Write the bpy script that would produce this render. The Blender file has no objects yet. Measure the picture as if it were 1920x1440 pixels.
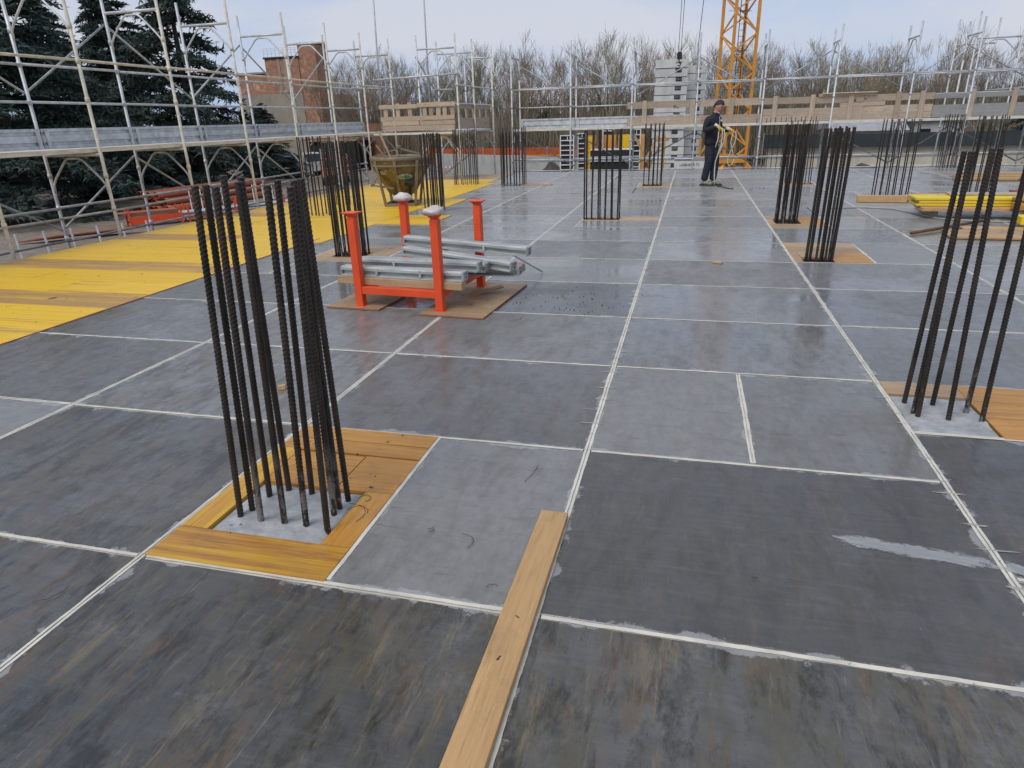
import bpy, math, random
from mathutils import Vector, Matrix, noise
random.seed(11)
S = bpy.context.scene
C = S.collection
rad = math.radians
U = random.uniform

# ------------------------------------------------------------------ camera
cam_d = bpy.data.cameras.new('camera')
cam = bpy.data.objects.new('camera', cam_d); C.objects.link(cam)
F_PX, YAW, PITCH, ROLL, EYE = 1241.84, -0.2597217, 0.3789431, 0.0306429, 1.5
fw = Vector((math.sin(YAW)*math.cos(PITCH), math.cos(YAW)*math.cos(PITCH), -math.sin(PITCH)))
rt = Vector((math.cos(YAW), -math.sin(YAW), 0)); dn = fw.cross(rt)
r2 = math.cos(ROLL)*rt + math.sin(ROLL)*dn
d2 = -math.sin(ROLL)*rt + math.cos(ROLL)*dn
cam.matrix_world = Matrix(((r2.x, -d2.x, -fw.x, 0), (r2.y, -d2.y, -fw.y, 0), (r2.z, -d2.z, -fw.z, EYE), (0, 0, 0, 1)))
cam_d.sensor_width = 36; cam_d.lens = 36*F_PX/1920
cam_d.clip_start = 0.05; cam_d.clip_end = 900
S.camera = cam

# ------------------------------------------------------------------ sky, sun, exposure
W = bpy.data.worlds.new('World'); S.world = W; W.use_nodes = True
nt = W.node_tree; nt.nodes.clear()
SUN_EL, SUN_ROT = rad(52), rad(200)
sky = nt.nodes.new('ShaderNodeTexSky'); sky.sky_type = 'NISHITA'; sky.sun_disc = False
sky.sun_elevation = SUN_EL; sky.sun_rotation = SUN_ROT; sky.air_density = 1.0; sky.dust_density = 2.0
tc = nt.nodes.new('ShaderNodeTexCoord')
mp = nt.nodes.new('ShaderNodeMapping'); mp.inputs['Scale'].default_value = (1.1, 1.1, 4.5)
nz = nt.nodes.new('ShaderNodeTexNoise'); nz.inputs['Scale'].default_value = 1.7; nz.inputs['Detail'].default_value = 6
nz.inputs['Distortion'].default_value = 0.35
rp = nt.nodes.new('ShaderNodeValToRGB')
rp.color_ramp.elements[0].position = 0.41; rp.color_ramp.elements[0].color = (3.25, 4.15, 5.9, 1)
rp.color_ramp.elements[1].position = 0.60; rp.color_ramp.elements[1].color = (4.8, 4.95, 5.6, 1)
mx = nt.nodes.new('ShaderNodeMixRGB'); mx.inputs[0].default_value = 0.88
bg = nt.nodes.new('ShaderNodeBackground'); bg.inputs['Strength'].default_value = 0.105
wo = nt.nodes.new('ShaderNodeOutputWorld')
L = nt.links.new
L(tc.outputs['Generated'], mp.inputs['Vector']); L(mp.outputs['Vector'], nz.inputs['Vector'])
L(nz.outputs[0], rp.inputs[0]); L(sky.outputs[0], mx.inputs[1]); L(rp.outputs[0], mx.inputs[2])
L(mx.outputs[0], bg.inputs['Color']); L(bg.outputs[0], wo.inputs['Surface'])
sd = bpy.data.lights.new('sun', 'SUN'); sd.energy = 1.4; sd.angle = rad(35); sd.color = (1, 0.96, 0.9)
so = bpy.data.objects.new('sun', sd); C.objects.link(so)
so.rotation_euler = (rad(90)-SUN_EL, 0, rad(180)-SUN_ROT)
S.view_settings.view_transform = 'Standard'; S.view_settings.look = 'None'
S.view_settings.gamma = 1; S.view_settings.use_curve_mapping = False
S.view_settings.exposure = 0.36

# ------------------------------------------------------------------ mesh helpers
class MB:
    def __init__(s): s.v = []; s.f = []
    def add(s, vs, fs):
        n = len(s.v); s.v += [tuple(p) for p in vs]; s.f += [tuple(n+i for i in f) for f in fs]; return s
    def box(s, x0, y0, z0, x1, y1, z1):
        return s.add([(x0,y0,z0),(x1,y0,z0),(x1,y1,z0),(x0,y1,z0),(x0,y0,z1),(x1,y0,z1),(x1,y1,z1),(x0,y1,z1)],
              [(0,3,2,1),(4,5,6,7),(0,1,5,4),(1,2,6,5),(2,3,7,6),(3,0,4,7)])
    def frame(s, p, q):
        d = (Vector(q)-Vector(p)); l = d.length; d = d/l if l > 1e-9 else Vector((0,0,1))
        a = Vector((0,0,1)) if abs(d.z) < 0.95 else Vector((0,1,0))
        u = d.cross(a).normalized(); w = u.cross(d).normalized(); return u, w
    def bar(s, p, q, a, b):            # rectangular bar, a across, b upright
        u, w = s.frame(p, q); p = Vector(p); q = Vector(q); u = u*a/2; w = w*b/2
        return s.add([p-u-w,p+u-w,p+u+w,p-u+w,q-u-w,q+u-w,q+u+w,q-u+w],
              [(0,1,2,3),(7,6,5,4),(0,4,5,1),(1,5,6,2),(2,6,7,3),(3,7,4,0)])
    def tube(s, p, q, r, n=8, r2=None, cap=True):
        r2 = r if r2 is None else r2; u, w = s.frame(p, q); p = Vector(p); q = Vector(q)
        vs = []
        for (c, rr) in ((p, r), (q, r2)):
            for k in range(n):
                t = 2*math.pi*k/n; vs.append(c+u*(rr*math.cos(t))+w*(rr*math.sin(t)))
        fs = [(k, (k+1) % n, n+(k+1) % n, n+k) for k in range(n)]
        if cap: fs += [tuple(range(n-1, -1, -1)), tuple(range(n, 2*n))]
        return s.add(vs, fs)
    def path(s, pts, r, n=6, radii=None):
        pts = [Vector(p) for p in pts]; base = len(s.v); m = len(pts)
        u = None
        for i, p in enumerate(pts):
            d = (pts[min(i+1, m-1)]-pts[max(i-1, 0)]).normalized()
            if u is None:
                a = Vector((0,0,1)) if abs(d.z) < 0.9 else Vector((0,1,0)); u = d.cross(a).normalized()
            else:
                u = (u-d*u.dot(d)).normalized()
            w = d.cross(u); rr = radii[i] if radii else r
            for k in range(n):
                t = 2*math.pi*k/n; s.v.append(tuple(p+u*(rr*math.cos(t))+w*(rr*math.sin(t))))
        for i in range(m-1):
            for k in range(n):
                a = base+i*n; b = a+n; s.f.append((a+k, a+(k+1) % n, b+(k+1) % n, b+k))
        s.f.append(tuple(base+k for k in range(n-1, -1, -1))); s.f.append(tuple(base+(m-1)*n+k for k in range(n)))
        return s
    def lathe(s, prof, n=24, c=(0,0,0), close=False):
        base = len(s.v)
        for (r, z) in prof:
            for k in range(n):
                t = 2*math.pi*k/n; s.v.append((c[0]+r*math.cos(t), c[1]+r*math.sin(t), c[2]+z))
        for i in range(len(prof)-1):
            for k in range(n):
                a = base+i*n; b = a+n; s.f.append((a+k, a+(k+1) % n, b+(k+1) % n, b+k))
        if close:
            s.f.append(tuple(base+k for k in range(n-1, -1, -1))); e = base+(len(prof)-1)*n
            s.f.append(tuple(e+k for k in range(n)))
        return s
    def prism(s, prof, x0, x1):          # profile of (y,z) swept along x
        n = len(prof)
        vs = [(x0, y, z) for y, z in prof]+[(x1, y, z) for y, z in prof]
        return s.add(vs, [(k, (k+1) % n, n+(k+1) % n, n+k) for k in range(n)]+[tuple(range(n-1, -1, -1)), tuple(range(n, 2*n))])
    def tri(s, a, b, c): return s.add([a, b, c], [(0, 1, 2)])
    def quad(s, a, b, c, d): return s.add([a, b, c, d], [(0, 1, 2, 3)])
    def mesh(s, name, m=None, smooth=False):
        me = bpy.data.meshes.new(name); me.from_pydata(s.v, [], s.f); me.update()
        if m: me.materials.append(m)
        if smooth: me.polygons.foreach_set('use_smooth', [True]*len(me.polygons))
        return me
    def build(s, name, m, parent=None, smooth=False, loc=None):
        return obj(name, s.mesh(name, m, smooth), parent, loc)

def obj(name, me, parent=None, loc=None, rot=None):
    o = bpy.data.objects.new(name, me); C.objects.link(o)
    if parent: o.parent = parent
    if loc is not None: o.location = loc
    if rot is not None: o.rotation_euler = rot
    return o
def tag(o, label=None, cat=None, group=None, kind=None):
    if label: o['label'] = label
    if cat: o['category'] = cat
    if group: o['group'] = group
    if kind: o['kind'] = kind
    return o
def thing(name, label, cat, loc=(0,0,0), rotz=0, group=None):
    o = bpy.data.objects.new(name, None); C.objects.link(o); o.empty_display_size = 0.2
    o.location = loc; o.rotation_euler = (0,0,rotz); return tag(o, label, cat, group)
def dup(root, loc, rotz=0, label=None, group=None, scale=None):
    r = root.copy(); C.objects.link(r); r.location = loc; r.rotation_euler = (0,0,rotz)
    if scale: r.scale = scale
    if label: r['label'] = label
    if group: r['group'] = group
    for ch in list(root.children):
        c = ch.copy(); C.objects.link(c); c.parent = r
        for g in list(ch.children):
            d = g.copy(); C.objects.link(d); d.parent = c
    return r
def bevel(o, w=0.004, seg=1):
    b = o.modifiers.new('bevel', 'BEVEL'); b.width = w; b.segments = seg; b.limit_method = 'ANGLE'; return o

# ------------------------------------------------------------------ material helpers
class NT:
    def __init__(s, name):
        s.m = bpy.data.materials.new(name); s.m.use_nodes = True; s.t = s.m.node_tree; s.t.nodes.clear()
        s.out = s.n('ShaderNodeOutputMaterial'); s.b = s.n('ShaderNodeBsdfPrincipled')
        s.l(s.b.outputs[0], s.out.inputs[0])
        s.tc = s.n('ShaderNodeTexCoord'); s.oi = s.n('ShaderNodeObjectInfo')
        mul = s.n('ShaderNodeVectorMath'); mul.operation = 'SCALE'; mul.inputs[0].default_value = (37, 53, 71)
        s.l(s.oi.outputs['Random'], mul.inputs['Scale'])
        ad = s.n('ShaderNodeVectorMath'); ad.operation = 'ADD'
        s.l(s.tc.outputs['Object'], ad.inputs[0]); s.l(mul.outputs[0], ad.inputs[1]); s.co = ad.outputs[0]
    def n(s, t): return s.t.nodes.new(t)
    def l(s, a, b): s.t.links.new(a, b)
    def noise(s, scale=(1,1,1), sc=1.0, detail=4, rough=0.55, dist=0.0, co=None):
        m = s.n('ShaderNodeMapping'); m.inputs['Scale'].default_value = scale
        s.l(co or s.co, m.inputs['Vector'])
        z = s.n('ShaderNodeTexNoise'); z.inputs['Scale'].default_value = sc; z.inputs['Detail'].default_value = detail
        z.inputs['Roughness'].default_value = rough; z.inputs['Distortion'].default_value = dist
        s.l(m.outputs[0], z.inputs['Vector']); return z.outputs[0]
    def ramp(s, x, p0, p1, c0=(0,0,0,1), c1=(1,1,1,1)):
        r = s.n('ShaderNodeValToRGB'); e = r.color_ramp.elements
        e[0].position = p0; e[1].position = p1
        e[0].color = c0 if len(c0) == 4 else (*c0, 1); e[1].color = c1 if len(c1) == 4 else (*c1, 1)
        s.l(x, r.inputs[0]); return r.outputs[0]
    def mix(s, f, a, b, mode='MIX'):
        m = s.n('ShaderNodeMixRGB'); m.blend_type = mode
        for i, x in ((0, f), (1, a), (2, b)):
            if hasattr(x, 'is_linked'): s.l(x, m.inputs[i])
            elif i == 0: m.inputs[0].default_value = x
            else: m.inputs[i].default_value = (*x, 1) if len(x) == 3 else x
        return m.outputs[0]
    def math(s, op, a, b=None, clamp=False):
        m = s.n('ShaderNodeMath'); m.operation = op; m.use_clamp = clamp
        for i, x in ((0, a), (1, b)):
            if x is None: continue
            if hasattr(x, 'is_linked'): s.l(x, m.inputs[i])
            else: m.inputs[i].default_value = x
        return m.outputs[0]
    def sep(s, v):
        m = s.n('ShaderNodeSeparateXYZ'); s.l(v, m.inputs[0]); return m.outputs
    def bump(s, h, strength=0.3, dist=0.01):
        b = s.n('ShaderNodeBump'); b.inputs['Strength'].default_value = strength; b.inputs['Distance'].default_value = dist
        s.l(h, b.inputs['Height']); s.l(b.outputs[0], s.b.inputs['Normal'])
    def fin(s, col=None, rough=None, metal=None, spec=None):
        for k, x in (('Base Color', col), ('Roughness', rough), ('Metallic', metal), ('Specular IOR Level', spec)):
            if x is None: continue
            if hasattr(x, 'is_linked'): s.l(x, s.b.inputs[k])
            elif k == 'Base Color': s.b.inputs[k].default_value = (*x, 1)
            else: s.b.inputs[k].default_value = x
        return s.m

def simple(name, c1, c2=None, scale=(1,1,1), sc=6, detail=5, rough=0.6, r2=None, metal=0, bump=0.0, bd=0.01, p=(0.35, 0.65), var=0.0, spot=None):
    t = NT(name); c2 = c2 or tuple(x*0.75 for x in c1)
    z = t.noise(scale, sc, detail)
    col = t.mix(t.ramp(z, *p), c1, c2)
    if var:
        v = t.n('ShaderNodeHueSaturation'); t.l(col, v.inputs['Color'])
        t.l(t.math('ADD', t.math('MULTIPLY', t.oi.outputs['Random'], 2*var), 1-var), v.inputs['Value']); col = v.outputs[0]
    if spot:
        col = t.mix(t.ramp(t.noise((1,1,1), spot[1], 6, 0.7), spot[2], spot[2]+0.06), col, spot[0])
    ro = rough if r2 is None else t.math('ADD', t.math('MULTIPLY', t.noise((1,1,1), sc*0.6, 3), r2-rough), rough)
    if bump: t.bump(t.noise(scale, sc*2.5, 4), bump, bd)
    return t.fin(col, ro, metal)

def wood(name, c1, c2, axis, rough=0.6, var=0.15, dark=(0.12,0.07,0.03), paint=None, pamt=0.5, sc=1.0, lines=False):
    """boards with the grain along an axis; paint = a worn coat"""
    t = NT(name); st = [38*sc, 38*sc, 38*sc]; st['xyz'.index(axis)] = 1.6*sc
    z = t.noise(tuple(st), 1, 7, 0.68, 0.5)
    col = t.mix(t.ramp(z, 0.34, 0.66), c1, c2)
    st2 = [x*3.2 for x in st]
    col = t.mix(t.ramp(t.noise(tuple(st2), 1, 4, 0.7), 0.50, 0.70, (0,0,0,1), (.75,.75,.75,1)), col, tuple(x*0.5 for x in c2))
    wv = [7, 7, 7]; wv['xyz'.index(axis)] = .35
    col = t.mix(t.ramp(t.noise(tuple(wv), 1, 3, 0.5, 1.5), 0.42, 0.62, (0,0,0,1), (.5,.5,.5,1)), col, tuple(x*0.72 for x in c1))
    col = t.mix(t.ramp(t.noise((5,5,5), 1, 9, 0.75), 0.52, 0.70, (0,0,0,1), (.55,.55,.55,1)), col, tuple(0.5*x+0.03 for x in c2))
    if paint:
        st3 = [26, 26, 26]; st3['xyz'.index(axis)] = 0.8
        st4 = [7, 7, 7]; st4['xyz'.index(axis)] = 0.45
        f = t.math('ADD', t.math('MULTIPLY', t.noise(tuple(st3), 1, 7, 0.62), 0.55), t.math('MULTIPLY', t.noise(tuple(st4), 1, 5, 0.6), 0.45))
        f = t.math('ADD', f, t.math('MULTIPLY', t.math('SUBTRACT', t.oi.outputs['Random'], 0.5), 0.2))
        col = t.mix(t.ramp(f, pamt-0.07, pamt+0.07), paint, col)
    col = t.mix(t.ramp(t.noise((21,21,21), 1, 2), 0.715, 0.735), col, tuple(x*.4 for x in dark))
    if lines:
        fr = t.math('FRACT', t.math('ADD', t.math('MULTIPLY', t.sep(t.tc.outputs['Object'])[1], 8.0), 0.5))
        ln = t.math('MULTIPLY', t.math('LESS_THAN', fr, 0.045), t.ramp(t.noise((1.2,9,1), 1, 5, .7), 0.42, 0.55))
        col = t.mix(t.math('MULTIPLY', ln, 0.6), col, (0.16,0.085,0.02))
    kn = t.noise((6,6,6), 1, 2)
    col = t.mix(t.ramp(kn, 0.71, 0.76), col, dark)
    v = t.n('ShaderNodeHueSaturation'); t.l(col, v.inputs['Color'])
    t.l(t.math('ADD', t.math('MULTIPLY', t.oi.outputs['Random'], 2*var), 1-var), v.inputs['Value'])
    t.bump(z, 0.25, 0.004)
    return t.fin(v.outputs[0], rough)

def panel_mat():
    """phenolic film-faced plywood: object colour r = paleness of the film plus painted-in sky sheen on far sheets, g = how stained, b = how wet"""
    t = NT('film_faced_plywood')
    oc = t.sep(t.oi.outputs['Color']); pale, dirty, wetn = oc[0], oc[1], oc[2]
    g5 = lambda v: (v, v, v, 1)
    rnd_ = t.oi.outputs['Random']
    big = t.noise((1,1,1), 1.1, 9, 0.66, 0.25)
    fine = t.noise((1,1,1), 14, 8, 0.7)
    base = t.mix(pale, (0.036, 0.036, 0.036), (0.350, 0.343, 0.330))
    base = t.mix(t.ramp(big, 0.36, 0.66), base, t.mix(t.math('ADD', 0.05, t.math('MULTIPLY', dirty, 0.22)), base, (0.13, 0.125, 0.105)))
    base = t.mix(t.math('MULTIPLY', t.ramp(fine, 0.42, 0.70), t.math('ADD', 0.16, t.math('MULTIPLY', dirty, 0.5))), base, t.mix(0.75, base, (0.02, 0.02, 0.019)))
    base = t.mix(t.math('MULTIPLY', t.math('MULTIPLY', t.math('FRACT', t.math('MULTIPLY', rnd_, 13.7)), 0.6), pale), base, t.mix(0.6, base, (0.175, 0.163, 0.125)))
    # grain of the film, across the sheet
    gr = t.noise((3.0, 46, 1), 1.0, 7, 0.72, 0.5)
    base = t.mix(t.ramp(gr, 0.50, 0.68, g5(0), g5(0.20)), base, t.mix(0.5, base, (0.30, 0.30, 0.29)))
    gd = t.noise((2.2, 30, 1), 1.3, 7, 0.75, 0.7)
    base = t.mix(t.ramp(gd, 0.56, 0.70, g5(0), g5(0.45)), base, (0.035, 0.033, 0.03))
    # olive stains and rust, streaked along and across
    st = t.noise((4.2, 1.0, 1), 2.0, 12, 0.76, 0.3)
    base = t.mix(t.math('MULTIPLY', t.ramp(st, 0.45, 0.62), t.math('MULTIPLY', dirty, 0.9)), base, (0.092, 0.078, 0.046))
    st2 = t.noise((3.6, 1.3, 1), 2.6, 12, 0.78, 0.3)
    base = t.mix(t.math('MULTIPLY', t.ramp(st2, 0.48, 0.60), dirty), base, (0.030, 0.027, 0.021))
    ru = t.noise((4.4, 1.0, 1), 2.4, 12, 0.78, 0.35)
    base = t.mix(t.math('MULTIPLY', t.ramp(ru, 0.53, 0.68), t.math('MULTIPLY', dirty, 0.8)), base, (0.165, 0.092, 0.046))
    ye = t.noise((7.5, 1.0, 1), 2.2, 12, 0.78, 0.3)
    base = t.mix(t.math('MULTIPLY', t.ramp(ye, 0.55, 0.68), t.math('MULTIPLY', dirty, 0.8)), base, (0.20, 0.155, 0.085))
    # cement bloom, wiping marks, scratches
    ce = t.noise((1.5, 1, 1), 2.6, 13, 0.82, 0.2)
    base = t.mix(t.math('MULTIPLY', t.ramp(ce, 0.55, 0.72), t.math('ADD', 0.05, t.math('MULTIPLY', dirty, 0.26))), base, (0.32, 0.32, 0.315))
    sc = t.noise((40, 2.6, 1), 1.0, 8, 0.78, 0.9)
    base = t.mix(t.math('MULTIPLY', t.ramp(sc, 0.62, 0.70), t.math('ADD', t.math('MULTIPLY', dirty, 0.42), 0.08)), base, (0.36, 0.345, 0.31))
    s2 = t.noise((2.4, 60, 1), 1.0, 6, 0.75, 0.6)
    base = t.mix(t.ramp(s2, 0.68, 0.74, g5(0), g5(0.55)), base, (0.018, 0.017, 0.016))
    spk = t.noise((1,1,1), 60, 4, 0.65)
    base = t.mix(t.ramp(spk, 0.735, 0.78), base, (0.38, 0.37, 0.345))
    dsp = t.noise((1,1.6,1), 42, 4, 0.65)
    base = t.mix(t.ramp(dsp, 0.725, 0.76), base, (0.010, 0.010, 0.010))
    # mortar smeared out from the joints
    g = t.sep(t.tc.outputs['Generated'])
    ex = t.math('MULTIPLY', t.math('MINIMUM', g[0], t.math('SUBTRACT', 1.0, g[0])), 1.5)
    ey = t.math('MULTIPLY', t.math('MINIMUM', g[1], t.math('SUBTRACT', 1.0, g[1])), 1.15)
    e = t.math('MINIMUM', ex, ey)
    jag = t.noise((1,1,1), 6.0, 10, 0.66)
    lim = t.math('MULTIPLY', t.math('SUBTRACT', jag, 0.475), 0.24)
    sm = t.math('MULTIPLY', t.math('SUBTRACT', lim, e), 110, True)
    base = t.mix(t.math('MULTIPLY', sm, t.math('ADD', 0.25, t.math('MULTIPLY', fine, 0.6))), base, (0.40, 0.40, 0.39))
    wet = t.noise((1,0.8,1), 1.3, 7, 0.66, 0.6)
    ro = t.n('ShaderNodeMapRange'); t.l(t.math('ADD', wet, t.math('MULTIPLY', t.math('SUBTRACT', 0.5, wetn), 0.25)), ro.inputs[0])
    ro.inputs[1].default_value = 0.36; ro.inputs[2].default_value = 0.64; ro.inputs[3].default_value = 0.11; ro.inputs[4].default_value = 0.48
    ro2 = t.math('ADD', ro.outputs[0], t.math('MULTIPLY', t.math('SUBTRACT', fine, 0.5), 0.30))
    ro3 = t.math('MAXIMUM', t.math('MAXIMUM', ro2, 0.08), t.math('MULTIPLY', sm, 0.6))
    w1 = t.noise((1,1,1), 3.2, 4, 0.55); w2 = t.noise((1,1,1), 30, 6, 0.65)
    t.bump(t.math('ADD', w1, t.math('MULTIPLY', w2, 0.13)), 0.30, 0.012)
    t.b.inputs['IOR'].default_value = 1.56
    return t.fin(base, ro3, 0.0, 0.5)

def film_mat(name, c1, c2, thr, amt, nsc=17):
    # dried cement film: ragged, broken up, thinning out towards its edges
    t = NT(name); g = t.sep(t.tc.outputs['Generated'])
    ex = t.math('MULTIPLY', t.math('MINIMUM', g[0], t.math('SUBTRACT', 1.0, g[0])), 4.0, True)
    ey = t.math('MULTIPLY', t.math('MINIMUM', g[1], t.math('SUBTRACT', 1.0, g[1])), 2.6, True)
    e = t.math('MULTIPLY', ex, ey)
    n1 = t.noise((1,1,1), nsc, 12, 0.8, 0.3); n2 = t.noise((9*nsc/17,60*nsc/17,1), 1.0, 8, 0.8, 0.3)
    a = t.ramp(t.math('ADD', t.math('ADD', t.math('MULTIPLY', e, 0.42), t.math('MULTIPLY', n1, 0.85)), t.math('MULTIPLY', n2, 0.5)), thr, thr+0.14)
    col = t.mix(t.ramp(n2, 0.45, 0.65), c1, c2); t.fin(col, 0.6)
    tr = t.n('ShaderNodeBsdfTransparent'); mxs = t.n('ShaderNodeMixShader'); t.l(t.math('MULTIPLY', a, amt), mxs.inputs[0])
    t.l(tr.outputs[0], mxs.inputs[1]); t.l(t.b.outputs[0], mxs.inputs[2]); t.l(mxs.outputs[0], t.out.inputs[0]); return t.m
M = {}
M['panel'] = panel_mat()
M['joint'] = simple('joint_filler', (0.69,0.645,0.54), (0.52,0.49,0.42), sc=9, detail=8, rough=0.75, bump=0.3, spot=((0.2,0.18,0.15), 22, 0.66))
M['under'] = simple('dark_underlay', (0.03,0.028,0.026), rough=0.9)
M['yboard'] = wood('worn_yellow_board', (0.43,0.255,0.10), (0.31,0.17,0.06), 'x', 0.40, 0.06, paint=(0.83,0.50,0.014), pamt=0.625, lines=True)
M['yboard_bare'] = wood('yellow_board_mostly_bare', (0.52,0.30,0.085), (0.40,0.215,0.055), 'x', 0.45, 0.10, paint=(0.80,0.46,0.018), pamt=0.475, lines=True)
M['inf_x'] = wood('infill_board_x', (0.58,0.275,0.045), (0.42,0.18,0.028), 'x', 0.42, 0.12, paint=(0.74,0.43,0.02), pamt=0.36)
M['inf_y'] = wood('infill_board_y', (0.58,0.275,0.045), (0.42,0.18,0.028), 'y', 0.42, 0.12, paint=(0.74,0.43,0.02), pamt=0.45)
M['tan_x'] = wood('tan_board_x', (0.50,0.34,0.19), (0.39,0.25,0.13), 'x', 0.55)
M['tan_y'] = wood('tan_board_y', (0.50,0.34,0.19), (0.39,0.25,0.13), 'y', 0.55)
M['plank'] = wood('pine_plank', (0.58,0.355,0.155), (0.46,0.265,0.10), 'y', 0.55, 0.05, dark=(0.10,0.05,0.02))
M['plank_x'] = wood('pine_plank_x', (0.58,0.37,0.17), (0.46,0.27,0.11), 'x', 0.55, 0.15)
M['grey_x'] = wood('weathered_plank_x', (0.50,0.40,0.30), (0.37,0.285,0.21), 'x', 0.7, 0.16)
M['grey_y'] = wood('weathered_plank_y', (0.50,0.40,0.30), (0.37,0.285,0.21), 'y', 0.7, 0.16)
M['grey_z'] = wood('weathered_plank_z', (0.50,0.40,0.30), (0.37,0.285,0.21), 'z', 0.7, 0.16)
M['silver_x'] = wood('silver_grey_plank', (0.30,0.30,0.29), (0.22,0.22,0.21), 'x', 0.7, 0.1)
M['ply'] = wood('old_plywood', (0.42,0.29,0.165), (0.31,0.20,0.105), 'x', 0.6, 0.1, sc=0.6)
M['plyedge'] = simple('reddish_plywood_edge', (0.36,0.13,0.07), rough=0.7)
M['concrete'] = simple('fresh_concrete', (0.42,0.42,0.415), (0.27,0.272,0.27), sc=13, detail=8, rough=0.75, bump=0.6, bd=0.012, spot=((0.12,0.12,0.118), 24, 0.64))
def rebar_mat():
    t = NT('mill_scale_steel'); z = t.noise((1,1,0.4), 14, 7, 0.7)
    col = t.mix(t.ramp(z, 0.35, 0.65), (0.022,0.0205,0.0195), (0.062,0.047,0.036))
    h = t.sep(t.tc.outputs['Object'])[2]
    up = t.math('MULTIPLY', t.math('SUBTRACT', h, 0.9), 1.2, True)
    col = t.mix(t.math('MULTIPLY', up, t.ramp(t.noise((1,1,.3), 9, 6, .7), 0.48, 0.70)), col, (0.075,0.044,0.026))
    lo = t.math('MULTIPLY', t.math('SUBTRACT', 0.42, h), 2.2, True)
    sp = t.ramp(t.math('ADD', t.noise((1,1,0.35), 22, 7, .7), t.math('MULTIPLY', t.math('SUBTRACT', t.oi.outputs['Random'], 0.5), 0.22)), 0.56, 0.62)
    col = t.mix(t.math('MULTIPLY', lo, sp), col, (0.34,0.34,0.33))
    t.bump(z, 0.25, 0.002); return t.fin(col, t.math('ADD', 0.26, t.math('MULTIPLY', z, 0.3)), 0.45)
M['rebar'] = rebar_mat()
M['rebar_top'] = simple('rusty_cut_end', (0.085,0.045,0.025), (0.04,0.025,0.015), sc=30, rough=0.7)
M['orange'] = simple('orange_enamel', (0.80,0.085,0.018), (0.68,0.07,0.016), sc=5, rough=0.38, r2=0.5, spot=((0.06,0.02,0.012), 21, 0.70))
M['galv'] = simple('galvanised_steel', (0.60,0.61,0.61), (0.42,0.43,0.435), sc=8, detail=6, rough=0.5, r2=0.65, metal=0.45, var=0.10)
M['galv_dull'] = simple('dull_galvanised_tube', (0.44,0.45,0.45), (0.28,0.285,0.285), sc=7, detail=6, rough=0.55, metal=0.4, var=0.12)
M['cream_tube'] = simple('cement_spattered_tube', (0.70,0.65,0.52), (0.47,0.445,0.38), sc=9, detail=7, rough=0.7, metal=0.1, bump=0.4, bd=0.004, spot=((0.16,0.10,0.06), 13, 0.68))
M['alu'] = simple('grey_formwork_beam', (0.50,0.515,0.49), (0.31,0.325,0.315), scale=(0.5,3,3), sc=9, detail=9, rough=0.55, metal=0.15, spot=((0.50,0.48,0.44), 15, 0.62))
M['plank_edge'] = simple('scaffold_deck_edge', (0.70,0.67,0.60), (0.50,0.47,0.40), scale=(1,1,5), sc=5, detail=7, rough=0.65)
M['black'] = simple('black_rubber', (0.015,0.015,0.016), rough=0.6)
M['white_bag'] = simple('crumpled_plastic', (0.68,0.62,0.57), (0.50,0.44,0.40), sc=9, rough=0.4)
M['skip'] = simple('grimy_olive_steel', (0.215,0.165,0.070), (0.075,0.060,0.034), scale=(1,1,0.45), sc=5.5, detail=8, rough=0.55, metal=0.2, bump=0.3, spot=((0.30,0.22,0.13), 9, 0.58))
M['skip_frame'] = simple('muddy_frame_steel', (0.25,0.20,0.125), (0.15,0.12,0.08), sc=7, rough=0.65, metal=0.1)
M['white_paint'] = simple('white_paint', (0.72,0.71,0.68), (0.58,0.57,0.54), sc=4, rough=0.5)
M['green_paint'] = simple('green_print', (0.10,0.30,0.19), rough=0.5)
M['pale_green'] = simple('pale_green_print', (0.45,0.55,0.46), (0.28,0.38,0.30), sc=20, rough=0.55)
M['yellow_paint'] = simple('yellow_enamel', (0.80,0.60,0.01), (0.72,0.52,0.012), sc=3, rough=0.45)
M['crane'] = simple('crane_orange_yellow', (0.74,0.335,0.045), (0.60,0.255,0.04), sc=2.2, rough=0.5, detail=5, spot=((0.32,0.15,0.05), 5, 0.68))
M['block'] = simple('ballast_concrete', (0.60,0.605,0.57), (0.45,0.455,0.43), scale=(1,1,0.35), sc=2.2, detail=8, rough=0.85, bump=0.2, var=0.07)
M['cream_wall'] = simple('cream_concrete_wall', (0.55,0.51,0.41), (0.42,0.39,0.31), scale=(1,1,0.5), sc=1.1, detail=7, rough=0.85)
M['pale_wall'] = simple('pale_concrete_wall', (0.42,0.42,0.40), (0.32,0.32,0.30), sc=1.2, detail=7, rough=0.85)
M['net_orange'] = simple('orange_safety_net', (0.42,0.09,0.025), (0.30,0.065,0.025), sc=3, rough=0.8)
M['net_green'] = simple('dark_shade_net', (0.024,0.034,0.037), (0.034,0.046,0.048), sc=2, rough=0.85)
M['brick'] = simple('old_brick', (0.41,0.215,0.135), (0.28,0.145,0.092), scale=(1,1,2), sc=1.6, detail=9, rough=0.9, spot=((0.50,0.34,0.25), 1.1, 0.56))
M['plaster'] = simple('stained_plaster', (0.36,0.315,0.25), (0.26,0.23,0.18), sc=0.45, detail=8, rough=0.9)
M['dark'] = simple('dark_void', (0.015,0.016,0.017), rough=0.7)
M['glass'] = simple('dark_window_glass', (0.02,0.024,0.028), rough=0.1)
M['roof_grey'] = simple('grey_roof', (0.36,0.36,0.36), (0.26,0.26,0.26), sc=2, rough=0.8)
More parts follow.
